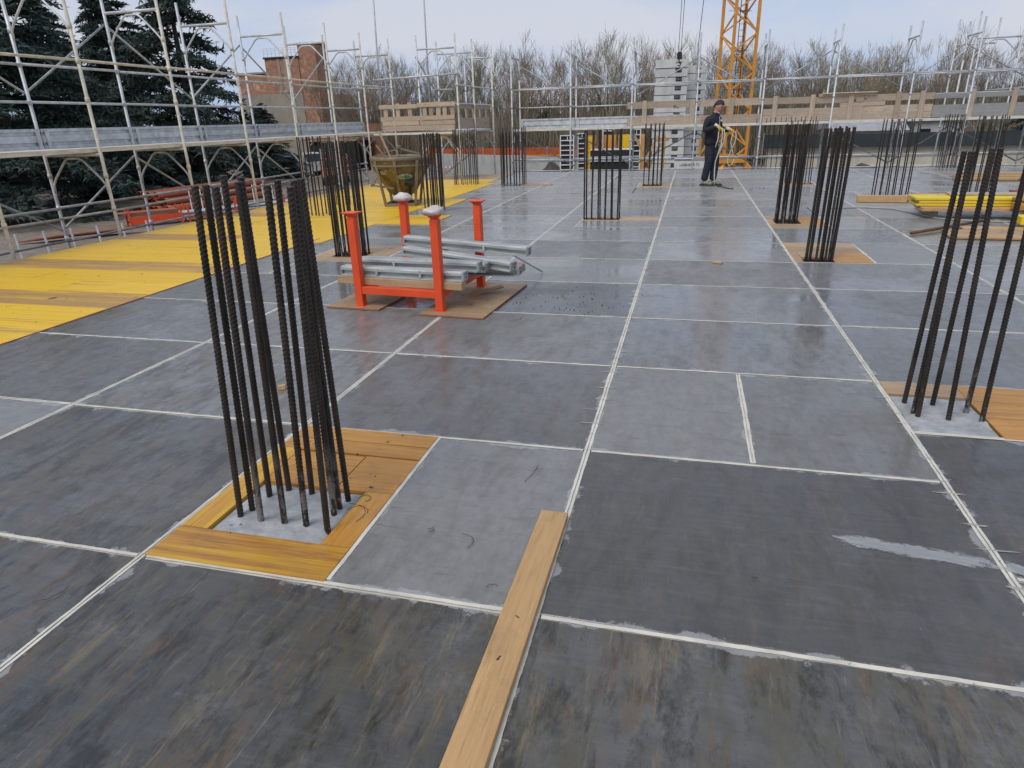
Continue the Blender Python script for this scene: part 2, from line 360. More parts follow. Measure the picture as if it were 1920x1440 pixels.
M['pipe'] = simple('red_brown_pipe', (0.47,0.14,0.065), (0.36,0.10,0.05), scale=(3,0.3,3), sc=2, detail=5, rough=0.5, var=0.12)
M['rust'] = simple('rusty_tube',(0.15,0.065,0.038),(0.09,0.045,0.03),sc=9,rough=.7)
M['red_paint'] = simple('red_vehicle_paint', (0.48,0.10,0.035), (0.40,0.08,0.03), sc=2, rough=0.35)
M['tarp_blue'] = simple('blue_tarpaulin', (0.03,0.16,0.42), rough=0.6)
M['cable'] = simple('steel_cable', (0.05,0.05,0.055), rough=0.5, metal=0.5)
M['bark'] = simple('bare_bark', (0.18,0.155,0.13), (0.115,0.10,0.083), sc=1.3, rough=0.9, var=0.2)
M['twig'] = simple('bare_twigs', (0.30,0.225,0.15), (0.19,0.143,0.095), sc=0.6, rough=0.9, var=0.22)
M['twig2'] = simple('budding_twigs', (0.32,0.28,0.18), (0.21,0.183,0.115), sc=0.6, rough=0.9, var=0.2)
M['brush'] = simple('dry_brush', (0.27,0.22,0.15), (0.12,0.105,0.07), scale=(1,1,0.4), sc=0.3, detail=5, rough=0.95)
M['ivy'] = simple('ivy_leaves', (0.038,0.056,0.028), (0.060,0.075,0.034), sc=0.5, rough=0.7)
M['cedar'] = simple('cedar_needles', (0.024,0.046,0.036), (0.048,0.074,0.057), sc=0.9, detail=5, rough=0.75, var=0.12)
M['cedar_bark'] = simple('cedar_bark', (0.06,0.052,0.045), rough=0.95)
M['rope'] = simple('pale_webbing', (0.66,0.62,0.50), rough=0.7)
# ================================================================== SETTING: ground and deck
G = -3.0
def dirt():
    t = NT('site_dirt')
    a = t.noise((1,1,1), 0.12, 8, 0.6); b = t.noise((1,1,1), 2.2, 8, 0.7)
    col = t.mix(t.ramp(a, 0.4, 0.6), (0.25,0.19,0.135), (0.30,0.265,0.225))
    col = t.mix(t.ramp(b, 0.35, 0.7), col, (0.15,0.11,0.075))
    t.bump(b, 0.6, 0.1); return t.fin(col, 0.9)
M['dirt'] = dirt()
bm = MB(); N = 40; X0, X1, Y0, Y1 = -300, 300, -200, 400
for j in range(N+1):
    for i in range(N+1):
        bm.v.append((X0+(X1-X0)*i/N, Y0+(Y1-Y0)*j/N, 0))
for j in range(N):
    for i in range(N):
        a = j*(N+1)+i; bm.f.append((a, a+1, a+N+2, a+N+1))
tag(bm.build('ground', M['dirt'], loc=(0,0,G)), kind='structure')

deck = bpy.data.objects.new('formwork_deck', None); C.objects.link(deck); tag(deck, kind='structure')
# joists and carrier sheet under the panels
bm = MB(); bm.box(-5.07,-1.4,-0.10, 10.4,20.9,-0.030); bm.box(-8.35,-1.4,-0.10,-5.073,17.2,-0.030); bm.box(-7.3,17.203,-0.10,-5.073,20.0,-0.030)
for k in range(22): bm.box(-8.2,-1.2+k,-0.30, 10.3,-1.12+k,-0.103)
bm.build('deck_underlay', M['under'], deck)
bm = MB()                                                      # shoring props below the deck
for i in range(10):
    for j in range(11):
        x, y = -7.6+i*1.9, -0.8+j*2.1
        bm.tube((x,y,G),(x,y,-0.30),0.035,6)
o = bm.build('shoring_prop', M['galv_dull'], deck); o['kind'] = 'stuff'

def sub(rects, h):
    out = []
    for (a,b,c,d) in rects:
        x0,y0,x1,y1 = max(a,h[0]),max(b,h[1]),min(c,h[2]),min(d,h[3])
        if x1-x0 < 1e-4 or y1-y0 < 1e-4: out.append((a,b,c,d)); continue
        if x0 > a: out.append((a,b,x0,d))
        if x1 < c: out.append((x1,b,c,d))
        if y0 > b: out.append((x0,b,x1,y0))
        if y1 < d: out.append((x0,y1,x1,d))
    return [r for r in out if r[2]-r[0] > 0.05 and r[3]-r[1] > 0.05]
HC1 = (-1.92,1.68,-1.155,2.86); HC14 = (1.158,3.36,2.30,4.06); HC9 = (1.158,7.60,1.94,8.79); HC10 = (1.158,9.96,1.95,11.15)
HC7 = (-1.60,10.58,-0.398,10.95); HC8 = (-1.14,15.8,-0.398,16.9); HC12 = (1.95,16.02,2.694,16.9); HC2 = (-4.45,7.10,-3.481,8.12)
HC6 = (-4.75,16.48,-3.25,16.78); HC11 = (3.15,13.66,4.05,14.0)
YEL = [(-5.09,8.62,-4.86,16.9), (-4.88,10.02,-3.92,11.08), (-4.88,11.9,-4.42,13.6)]
HOLES = [HC1, HC14, HC9, HC10, HC7, HC8, HC12, HC2, HC6, HC11]+YEL
XC = [-5.07,-3.475,-1.925,-0.392,1.152,2.70,4.24,5.79,7.33,8.88,10.4]
YA = [-0.68,0.50,1.68,2.86,4.055,5.20,6.37,7.56,8.74,9.92,11.10,12.28,13.47,14.65,15.82,17.0,18.2,19.38,20.5,20.9]
YB = [-0.15,1.02,2.20,3.36,4.06,5.21,6.39,7.60,8.79,9.96,11.13,12.30,13.48,14.66,15.84,17.0,18.2,19.38,20.5,20.9]
GAP = 0.012
prnd = random.Random(5)
def panel(a,b,c,d):
    a += GAP; b += GAP; c -= GAP; d -= GAP
    w, h = (c-a)/2, (d-b)/2; dz = prnd.uniform(-0.0012,0.0008)
    e = 0.0025
    MBX = MB().add([(-w,-h,-.021),(w,-h,-.021),(w,h,-.021),(-w,h,-.021),(-w,-h,-e),(w,-h,-e),(w,h,-e),(-w,h,-e),
                  (-w+e,-h+e,0),(w-e,-h+e,0),(w-e,h-e,0),(-w+e,h-e,0)],
                 [(3,2,1,0),(0,1,5,4),(1,2,6,5),(2,3,7,6),(3,0,4,7),(4,5,9,8),(5,6,10,9),(6,7,11,10),(7,4,8,11),(8,9,10,11)])
    o = MBX.build('panel', M['panel'], deck, loc=((a+c)/2,(b+d)/2,dz)); x, y = (a+c)/2, (b+d)/2
    pale = min(.95, .40+.045*max(0,y-2.2))+prnd.uniform(-.16,.18); dirty = max(.12, .62-.07*y)+prnd.uniform(-.12,.15); wet = .5+prnd.uniform(-.4,.4)  # film paleness differs by sheet; its rise with distance paints in grazing sky sheen
    for (x0,y0,x1,y1,p_,d_,w_) in ((-1.15,1.6,-.4,2.9,.62,.22,.35),(-.4,1.6,1.2,2.9,.13,.35,.5),(-.4,2.8,.38,4.1,.60,.2,.4),(.38,2.8,1.2,4.1,.47,.25,.4),(-1.93,2.8,-.38,4.1,.30,.38,.55),(-3.5,1.6,-1.9,2.9,.22,.70,.5),
                                   (-5.1,1.6,-3.4,2.9,.7,.1,.4),(-1.93,.4,-.38,1.7,.10,.95,.8),(-.4,.4,1.2,1.7,.20,.95,.6),(-3.5,.4,-1.9,1.7,.2,.9,.5),(-.4,4,1.2,5.3,.55,.4,.9),(1.1,2.2,2.7,3.4,.12,.5,.5),(1.1,4,2.7,6.5,.36,.25,.6),(-1.93,5.1,-.38,6.4,.22,.25,.8),(-1.93,4,-.38,5.3,.52,.3,.5)):
        if x0 < x < x1 and y0 < y < y1: pale, dirty, wet = p_, d_, w_
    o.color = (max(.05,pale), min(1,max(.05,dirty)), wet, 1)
SEAMS = []
edges_y = []                     # transverse joints (x0,x1,y)
for i in range(len(XC)-1):
    ys = YA if XC[i] < 1.1 else YB
    for j in range(len(ys)-1):
        r = [(XC[i],ys[j],XC[i+1],ys[j+1])]
        if i == 3 and j == 3: r = [(XC[3],ys[3],0.372,ys[4]),(0.372,ys[3],XC[4],ys[4])]
        a_, b_, c_, d_ = XC[i],ys[j],XC[i+1],ys[j+1]
        for h in HOLES[:10]:                                   # seams where a sheet was cut round an opening
            if h[0] < c_-.03 and h[2] > a_+.03 and h[1] < d_-.03 and h[3] > b_+.03:
                for xx in (h[0],h[2]):
                    if a_+.06 < xx < c_-.06:
                        for (p_,q_) in ((b_,h[1]),(h[3],d_)):
                            if q_-p_ > .05: SEAMS.append((xx,p_,q_))
        for h in HOLES: r = sub(r, h)
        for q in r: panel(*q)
# joints: ragged cream filler, two beads with a fine groove between
jr = random.Random(9)
def ribbon(m, p, q, w, z, seg, rag=1.0, sl=0):
    p = Vector((*p,0)); q = Vector((*q,0)); d = (q-p); l = d.length; d /= l; n = Vector((-d.y,d.x,0)); k = max(2,int(l/seg))
    base = len(m.v); ph = jr.uniform(0,900)
    for i in range(k+1):
        c = p+d*(l*i/k)
        for s in (1,-1):
            u = Vector((l*i/k, s*7+ph, ph))
            f = noise.fractal(u*9,1.0,2.0,4)*.0022+noise.fractal(u*55,1.0,2.0,3)*.0012+max(0,noise.noise(u*2.3)-.45)*.020
            o = c+n*(s*(w/2+rag*f)); m.v.append((o.x,o.y,z-(.0012 if sl else 0)))
    for i in range(k):
        a = base+i*2; m.f.append((a,a+1,a+3,a+2))
def joint(p, q, wide=True):
    cuts = [(0.0,1.0)]
    P = Vector((*p,0)); Q = Vector((*q,0)); D = Q-P; l = D.length
    for h in HOLES:                                            # no filler across the infill boards
        out = []
        for (s,e) in cuts:
            ts = []
            steps = 200
            for k in range(steps+1):
                t = s+(e-s)*k/steps; c = P+D*t
                ts.append(h[0]+.008 < c.x < h[2]-.008 and h[1]+.008 < c.y < h[3]-.008)
            st = None
            for k in range(steps+1):
                if not ts[k] and st is None: st = k
                if (ts[k] or k == steps) and st is not None:
                    out.append((s+(e-s)*st/steps, s+(e-s)*k/steps)); st = None
        cuts = out
    m = MB(); near = min(P.y,Q.y) < 7
    for (s,e) in cuts:
        if (e-s)*l < 0.06: continue
        a = P+D*s; b = P+D*e; n = Vector((-D.y,D.x,0)).normalized()
        sg = 0.010 if min(P.y,Q.y) < 4.5 and l < 2.5 else (0.014 if near else 0.06)
        ribbon(m, a.xy[:], b.xy[:], 0.030, -0.0045, 0.3, 0)
        if wide:
            for sd in (-1,1): ribbon(m, (a+n*(sd*0.0080)).xy[:], (b+n*(sd*0.0080)).xy[:], 0.0110, 0.0016, sg)
        else:
            ribbon(m, a.xy[:], b.xy[:], 0.0165, 0.0016, sg)
    if m.v: m.build('joint_strip', M['joint'], deck)
for i, x in enumerate(XC[1:-1]):
    joint((x,-0.68),(x,8.74)); joint((x,8.74),(x,20.88))
joint((-5.062,-0.68),(-5.062,8.6), False)
for i in range(len(XC)-1):
    ys = YA if XC[i] < 1.1 else YB
    for y in ys[1:-1]: joint((XC[i]+0.02,y+jr.uniform(-.004,.004)),(XC[i+1]-0.02,y+jr.uniform(-.004,.004)), jr.random() < 0.15)
joint((0.372,2.88),(0.372,4.04)); joint((-1.150,1.70),(-1.150,2.85), False)

joint((2.306,3.4),(2.31,4.04), False); joint((1.96,7.62),(1.96,8.77), False)

m = MB()
for (xx,p_,q_) in SEAMS: ribbon(m,(xx,p_+.01),(xx,q_-.01),.017,.0009,.03); ribbon(m,(xx,p_+.01),(xx,q_-.01),.03,-.0054,.3,0)
m.build('joint_strip', M['joint'], deck)
for h in (HC14,HC9,HC10,HC7,HC8,HC12,HC2):
    m = MB()
    for p, q in (((h[0],h[1]),(h[2],h[1])),((h[2],h[1]),(h[2],h[3])),((h[2],h[3]),(h[0],h[3])),((h[0],h[3]),(h[0],h[1]))):
        ribbon(m, p, q, 0.017, 0.0008, 0.03); ribbon(m, p, q, 0.03, -0.0052, 0.3, 0)
    m.build('joint_strip', M['joint'], deck)

# yellow shuttering boards on the left, 0.5 m deep, grain across
yr = random.Random(3)
def board(x0,y0,x1,y1,mat,z=0.004,name='board',g=0.0035,th=0.024):
    w, h = (x1-x0)/2-g, (y1-y0)/2-g
    o = MB().box(-w,-h,-th,w,h,0).build(name, M[mat], deck, loc=((x0+x1)/2,(y0+y1)/2,z+yr.uniform(-.0015,.0015))); return o
y = -1.2
bare = {8,9,12,15,19,24}
k = 0
while y < 17.19:
    y1 = min(y+0.5, 17.2); xm = -8.35+ (2.0 if k % 2 else 1.25)
    xr = -5.075 if y1 < 8.7 else -4.865
    mt = 'yboard_bare' if k in bare else 'yboard'
    board(-8.35,y,xm,y1,mt,name='yellow_board'); board(xm,y,xr,y1,mt if yr.random() < 0.7 else 'yboard',name='yellow_board')
    y = y1; k += 1
for (a,b,c,d) in [(-4.86,10.03,-3.93,10.55),(-4.86,10.55,-3.93,11.07),(-4.86,11.92,-4.43,12.5),(-4.86,12.5,-4.43,13.05),(-4.86,13.05,-4.43,13.58)]:
    board(a,b,c,d,'yboard_bare' if b < 10.9 and b > 10.1 else 'yboard',name='yellow_board')
for j in range(5): board(-7.3,17.22+j*.55,-5.08,17.22+j*.55+.54,'tan_x' if j > 1 else 'yboard',name='yellow_board')
# thin red-brown strip along the grey panels
MB().box(-5.066,-1.2,-0.02,-5.056,8.6,0.008).build('edge_strip', M['plyedge'], deck)

# infill boards round the column heads
for r in [(-1.918,1.684,-1.158,1.885,'inf_x'),(-1.915,1.885,-1.79,2.60,'inf_y'),(-1.285,1.885,-1.158,2.28,'inf_y'),(-1.79,2.275,-1.43,2.42,'inf_x'),(-1.79,2.42,-1.43,2.58,'inf_x'),
          (-1.43,2.28,-1.158,2.59,'inf_x'),(-1.915,2.60,-1.158,2.725,'inf_x'),(-1.915,2.725,-1.158,2.855,'inf_x'),
          (1.165,3.86,1.56,4.055,'tan_x'),(1.56,3.36,2.30,3.60,'inf_x'),(1.56,3.60,2.30,3.83,'inf_x'),(1.56,3.83,2.30,4.055,'inf_x'),
          (1.164,8.2,1.94,8.5,'tan_x'),(1.164,8.5,1.94,8.79,'tan_x'),(1.56,7.62,1.94,8.2,'inf_x'),(1.164,7.62,1.25,8.2,'tan_y'),(1.25,7.86,1.56,8.2,'tan_x'),
          (1.164,9.97,1.94,10.36,'tan_x'),(1.6,10.36,1.94,11.14,'inf_x'),(1.164,10.85,1.6,11.14,'tan_x'),(1.164,10.36,1.26,10.85,'tan_y'),
          (-1.02,10.60,-0.404,10.94,'tan_x'),(-1.595,10.59,-1.02,10.64,'tan_x'),(-1.595,10.86,-1.02,10.94,'tan_x'),
          (-1.13,15.82,-0.404,16.1,'tan_x'),(-1.13,16.1,-1.04,16.88,'tan_y'),(-0.6,16.1,-0.404,16.88,'tan_y'),(-1.04,16.62,-0.6,16.88,'tan_x'),
          (1.96,16.04,2.688,16.3,'tan_x'),(1.96,16.6,2.688,16.88,'tan_x'),(1.96,16.3,2.3,16.6,'tan_x'),
          (-4.44,7.12,-3.487,7.34,'tan_x'),(-4.44,7.34,-4.2,8.1,'tan_y'),(-3.78,7.34,-3.487,8.1,'tan_y'),(-4.2,7.66,-3.78,7.88,'tan_x'),(-4.2,7.88,-3.78,8.1,'tan_x'),
          (-4.74,16.5,-4.5,16.77,'tan_x'),(-4.0,16.5,-3.26,16.77,'inf_x'),(3.16,13.67,4.04,13.99,'tan_x')]:
    board(*r[:4], r[4], 0.005, 'infill_board', 0.0018)

# cement smears and flakes on the panels (thin, real edges)
sr = random.Random(21)
def blob(m, x, y, rx, ry, rot=0, n=22, rough=0.25, z=0.0016, poly=None):
    ph = [sr.uniform(0,6.28) for _ in range(4)]; b = len(m.v); m.v.append((x,y,z+0.0012)); cs, sn = math.cos(rot), math.sin(rot)
    for k in range(n):
        t = 2*math.pi*k/n
        f = 1+rough*(0.5*math.sin(2*t+ph[0])+0.4*math.sin(3*t+ph[1])+0.4*math.sin(5*t+ph[2])+0.35*math.sin(9*t+ph[3]))
        px, py = rx*f*math.cos(t), ry*f*math.sin(t)
        m.v.append((x+px*cs-py*sn, y+px*sn+py*cs, z))
    for k in range(n): m.f.append((b, b+1+k, b+1+(k+1) % n))
M['smear'] = film_mat('dried_cement_film',(0.40,0.40,0.395),(0.55,0.545,0.53),0.90,0.62)
M['haze_smear'] = film_mat('faint_cement_wipe',(0.34,0.34,0.335),(0.44,0.435,0.42),1.02,0.30)
M['flake'] = simple('pale_cement_flake', (0.44,0.41,0.345), (0.30,0.285,0.25), sc=30, detail=6, rough=0.8)
M['peel'] = film_mat('peeled_film_mark',(0.62,0.55,0.43),(0.45,0.41,0.34),1.0,0.72,60)
def film(name, mat, x, y, w, h, r=0, z=0.0021):
    o = MB().add([(-w/2,-h/2,0),(w/2,-h/2,0),(w/2,h/2,0),(-w/2,h/2,0)],[(0,1,2,3)]).build(name, M[mat], deck, loc=(x,y,z)); o.rotation_euler = (0,0,r)
film('cement_smear','smear',.88,2.300,.74,.135,rad(-6.5)); film('cement_smear','smear',1.20,2.25,.14,.11,rad(-30),.0026)
for i,(x,y,w,h,r) in enumerate(((.35,1.98,.9,.16,.0),(-.75,1.32,.5,.3,.6),(.2,1.2,.5,.45,.2),(-1.5,1.45,.4,.25,.9),(.62,2.78,.5,.10,.05),(-2.55,2.42,.7,.18,.5),(-.9,3.4,.8,.3,.3),(.7,4.6,.7,.25,.1),(-2.9,3.5,.9,.3,.5),(.1,6.0,.6,.2,.1),(-1.2,4.7,.9,.2,.05))):
    film('cement_wipe','haze_smear',x,y,w,h,r,.0018+.00003*i)
for (x,y,w,h,r) in ((-3.0,2.28,.15,.06,.2),(-2.78,2.255,.18,.07,-.25),(-2.38,2.29,.20,.07,-.2),(-2.2,2.5,.16,.10,.4),(-.88,1.385,.13,.06,-.3),(.33,1.352,.10,.03,-.2)):
    film('peeled_mark','peel',x,y,w,h,r,.0023)
m = MB()
for x, y0, y1 in [(-0.392,2.9,9.5),(1.152,2,10)]:                 # spatter left across the filled joints
    for k in range(44):
        y = y0+(y1-y0)*k/44+sr.uniform(-.05,.05); blob(m, x+sr.uniform(-.02,.02), y, sr.uniform(.012,.07), sr.uniform(.0025,.007), 0, 14, rough=.5)
o = m.build('cement_flake', M['flake'], deck); o['kind'] = 'stuff'
m = MB()
for k in range(55):                                               # black grit near the pallet and tie-wire clippings
    x, y = -0.95+sr.gauss(0,.28), 5.62+sr.gauss(0,.26); m.box(x,y,0.001,x+sr.uniform(.003,.009),y+sr.uniform(.003,.009),0.006)
o = m.build('grit', M['black'], deck); o['kind'] = 'stuff'
m = MB()
def wire(x, y, L, r0, cv):
    pts = []; a = r0
    for k in range(6): pts.append((x,y,0.004+0.004*(k % 2))); x += L/5*math.cos(a); y += L/5*math.sin(a); a += cv
    m.path(pts, 0.0011, 4)
for q in [(-.72,1.98,.12,1.1,.5),(-.90,2.05,.06,.3,1.0),(-.62,2.5,.16,1.3,.05),(-1.22,2.05,.2,1.2,.5),(-1.20,2.12,.14,1.9,.6),(-1.25,2.2,.12,.9,.9),(-2.4,1.36,.16,.15,.12),(-2.1,1.37,.12,.4,.3),(.30,2.02,.02,0,0),(-.55,1.79,.05,2.6,.5)]: wire(*q)
o = m.build('tie_wire', M['black'], deck); o['kind'] = 'stuff'
# ================================================================== STARTER BARS
def rebar_mesh(L, r, pitch, h, per, n):
    m = MB(); rings = int(L/pitch*per); taper = 0
    for i in range(rings+1):
        z = L*i/rings
        for k in range(n):
            t = 2*math.pi*k/n; a = abs(((t/math.pi+1) % 2)-1)
            ph = z/pitch+1.75*a
            c = max(0.0, math.cos(2*math.pi*ph)); rr = r+h*(c**0.6)*(1 if 0.06 < a < 0.94 else 0.55)
            m.v.append((rr*math.cos(t), rr*math.sin(t), z))
    for i in range(rings):
        for k in range(n):
            a = i*n; b = a+n; m.f.append((a+k, a+(k+1) % n, b+(k+1) % n, b+k))
    b = len(m.v); m.v.append((0,0,L)); e = rings*n
    for k in range(n): m.f.append((e+k, e+(k+1) % n, b))
    me = m.mesh('rebar', M['rebar'], True); me.materials.append(M['rebar_top'])
    for p in me.polygons[-n:]: p.material_index = 1; p.use_smooth = False
    return me
RB_NEAR = rebar_mesh(1.40, 0.0116, 0.0165, 0.0018, 6, 16)
RB_MID = rebar_mesh(1.40, 0.0115, 0.030, 0.0022, 4, 8)
RB_FAR = rebar_mesh(1.40, 0.0105, 0.35, 0.0006, 2, 6)
br = random.Random(8)
def cluster(label, pts, me, ztop=1.325, lean=0.008, stub=None, drift=(0,0)):
    cx = sum(p[0] for p in pts)/len(pts); cy = sum(p[1] for p in pts)/len(pts)
    t = thing('rebar_cluster', label, 'rebar', (cx,cy,0), 0, 'column starter bars standing through the deck')
    for p in pts:
        lx, ly = (p[2],p[3]) if len(p) > 2 else (drift[0]+br.gauss(0,lean), drift[1]+br.gauss(0,lean))
        h = ztop+br.uniform(-.012,.012)
        o = obj('rebar', me, t, (p[0]-cx,p[1]-cy,h-1.40))
        o.rotation_mode = 'ZYX'; o.rotation_euler = (-math.atan(ly/1.32), math.atan(lx/1.32), br.uniform(0,6.28))
    if stub:
        x0,y0,x1,y1,z = stub; nx, ny = 26, 22; m = MB(); sr2 = random.Random(4)
        for j in range(ny+1):
            for i in range(nx+1):
                x = x0+(x1-x0)*i/nx; y = y0+(y1-y0)*j/ny
                e = min(i,nx-i,j,ny-j); zz = z+0.006*noise.noise((x*14,y*14,3))+0.004*noise.noise((x*40,y*40,1))
                for p in pts: zz += 0.012*math.exp(-((x-p[0])**2+(y-p[1])**2)/0.0012)
                m.v.append((x-cx,y-cy,zz if e else z-0.012))
        for j in range(ny):
            for i in range(nx):
                a = j*(nx+1)+i; m.f.append((a,a+1,a+nx+2,a+nx+1))
        m.build('concrete_stub', M['concrete'], t, True)
    return t
def ring(x0,y0,x1,y1,nx,ny):
    out = []
    for i in range(nx):
        x = x0+(x1-x0)*i/(nx-1); out += [(x+br.uniform(-.02,.02),y0+br.uniform(-.02,.02)),(x+br.uniform(-.02,.02),y1+br.uniform(-.02,.02))]
    for j in range(1,ny-1):
        y = y0+(y1-y0)*j/(ny-1); out += [(x0+br.uniform(-.02,.02),y),(x1+br.uniform(-.02,.02),y)]
    return out
cluster('nearest tall black ribbed starter bars rising from pale concrete inside orange-stained boards',
    [(-1.715,1.990,.093,0),(-1.691,2.037,.077,.0),(-1.612,1.980,.079,0),(-1.686,2.159,.058,0),(-1.505,1.986,.060,0),(-1.625,2.217,.028,0),
     (-1.406,1.984,.068,0),(-1.512,2.212,.066,0),(-1.304,1.971,.059,0),(-1.331,2.078,.036,0),(-1.329,2.124,.019,0),(-1.321,2.189,-.01,0)],
    RB_NEAR, 1.335, stub=(-1.79,1.885,-1.288,2.275,-0.002))
cluster('ribbed starter bars rising from a pale concrete pad at the right edge of the deck',
    [(1.210,3.720,.035,0),(1.229,3.534,-.016,0),(1.215,3.57,.02,.02),(1.349,3.717,.010,0),(1.370,3.527,-.045,0),(1.482,3.636,.002,0),(1.519,3.530,-.022,0)],
    RB_NEAR, 1.315, stub=(1.168,3.365,1.555,3.855,0.004))
cluster('dense starter bars in a dark square opening just behind the orange pallet', ring(-4.17,7.42,-3.83,7.62,6,4), RB_MID)
cluster('thin rusty starter bars standing in the middle of the yellow boards', [(-6.72+.085*i, 10.95+br.uniform(-.1,.2)) for i in range(7)]+[(-6.6,11.2),(-6.4,11.22)], RB_MID, 1.33)
cluster('starter bars in front of the right side of the muddy concrete skip', ring(-4.56,11.5,-4.28,11.75,5,4), RB_MID)
cluster('starter bars on the yellow boards below the wooden scaffold corner', ring(-5.78,16.7,-5.25,16.95,6,4), RB_FAR, 1.315)
cluster('broad loose starter bars before the galvanised toe board of the far scaffold', ring(-4.52,16.6,-3.98,16.95,8,5), RB_FAR, 1.33)
cluster('widely spaced starter bars with a tan board beside them, mid deck', ring(-1.56,10.68,-1.05,10.84,6,2), RB_MID)
cluster('starter bars in a tan board frame before the pale ballast block stacks', ring(-1.02,16.45,-0.63,16.6,5,3), RB_FAR, 1.34)
cluster('leaning black starter bars in a tan board patch halfway along the right long joint', ring(1.30,7.68,1.54,7.84,5,3), RB_MID, 1.34, drift=(.02,.02))
cluster('tight starter bars in a square tan-bordered opening left of the leaning bundle', ring(1.27,10.5,1.54,10.72,6,4), RB_MID, 1.335, drift=(.015,.015))
cluster('starter bars behind a low timber beam on the right part of the deck', ring(3.30,13.72,3.84,13.9,6,2), RB_FAR)
cluster('starter bars in a tan frame near the far edge, right of the yellow crane', ring(2.1,16.5,2.62,16.66,5,2), RB_FAR, 1.315)
cluster('starter bars in the far right corner below the weathered plank barrier', ring(6.36,20.5,6.74,20.7,5,3), RB_FAR, 1.315)
cluster('starter bars half hidden by the board pile at right', ring(5.0,14.2,5.35,14.5,5,4), RB_FAR, 1.33)
cluster('tall thin starter bars in a long row beyond the deck, right of the worker', [(1.75+.13*i, 21.3+br.uniform(-.1,.1)) for i in range(13)], RB_FAR, 1.36)
cluster('thin starter bars in the recess left of the muddy concrete skip', [(-7.0+.1*i, 12.6+br.uniform(-.15,.15)) for i in range(5)], RB_FAR, 1.32)

# ================================================================== LOOSE PLANK, CHIPS
o = MB().box(-0.055,-0.8,0,0.055,0.8,0.030).build('timber_plank', M['plank'], loc=(-0.442,1.452,0.0032))
o.rotation_euler = (0,0,rad(-0.4)); bevel(o,0.004,2); tag(o,'long pale pine plank lying along the joint in the foreground, knots and saw marks','plank')
def chip(x,y,w,l,r,label,h=0.015):
    o = MB().box(-w/2,-l/2,0,w/2,l/2,h).build('wood_chip', M['plank_x'], loc=(x,y,0.002)); o.rotation_euler = (0,0,r); bevel(o,.002)
    tag(o,label,'wood chip')
chip(-2.34,3.30,.045,.03,.4,'small orange wood offcut lying behind the nearest starter bars',.03)
chip(0.36,7.45,.10,.05,-.5,'small flat wood offcut lying by the transverse joint before the worker')
chip(-2.62,6.05,.05,.1,.2,'tan wood offcut lying behind the orange pallet')
m = MB(); pts = [(0.62,15.9,.01),(.68,15.7,.03),(.78,15.45,.02),(.86,15.35,.01),(.93,15.33,.01)]
m.path(pts,0.012,5); tag(m.build('hose_end', M['black']),'short dark curved hose end lying on the deck by the worker','hose')

# ================================================================== ORANGE STACKING PALLET
rk = thing('stacking_pallet','orange steel stacking pallet with four flared corner posts holding grey formwork beams','pallet',(-2.31,5.62,0),rad(-5))
PW, PD = 0.385, 0.46
for (sx, sy) in ((-1,-1),(1,-1),(1,1),(-1,1)):
    m = MB(); m.box(-.035,-.035,0.022,.035,.035,.775); m.box(-.05,-.05,0.014,.05,.05,.022)
    p = m.build('post', M['orange'], rk, loc=(sx*PW,sy*PD,0)); bevel(p,.006,2)
    q = MB().lathe([(.034,0),(.036,.012),(.058,.034),(.082,.042),(.084,.050),(.078,.050),(.05,.044),(.0,.044)],4,(0,0,0)).build('cup', M['orange'], p, loc=(0,0,.772))
    q.rotation_euler = (0,0,rad(45)); q.scale = (1.12,1.12,1.0); bevel(q,.006,3)
for sy in (-1,1): bevel(MB().box(-PW+.036,-.03,.125,PW-.036,.03,.19).build('rail', M['orange'], rk, loc=(0,sy*PD,0)),.005,2)
for sx in (-1,1): bevel(MB().box(-.03,-PD+.036,.125,.03,PD-.036,.19).build('rail', M['orange'], rk, loc=(sx*PW,0,0)),.005,2)
def bag(label, loc, s):
    m = MB(); n, k = 18, 10; rr = random.Random(int(loc[0]*100))
    for j in range(k+1):
        f = math.pi*j/k
        for i in range(n):
            t = 2*math.pi*i/n; v = Vector((math.sin(f)*math.cos(t),math.sin(f)*math.sin(t),math.cos(f)))
            d = 1+0.32*noise.noise(v*2.6+Vector(loc))+0.16*noise.noise(v*7+Vector(loc))
            m.v.append((v.x*s*d,v.y*s*d,max(-.028,v.z*s*0.52*d)))
    for j in range(k):
        for i in range(n): a = j*n; b = a+n; m.f.append((a+i,b+i,b+(i+1) % n,a+(i+1) % n))
    tag(m.build('plastic_bag', M['white_bag'], None, True, loc),label,'bag','crumpled bags over the pallet post cups')
ca, sa = math.cos(rad(-5)), math.sin(rad(-5))
def rkp(x,y,z): return (-2.31+x*ca-y*sa, 5.62+x*sa+y*ca, z)
bag('crumpled whitish plastic bag over the front right post of the orange pallet', rkp(PW,-PD,.838), .085)
bag('crumpled whitish plastic bag over the back left post of the orange pallet', rkp(-PW,PD,.838), .085)
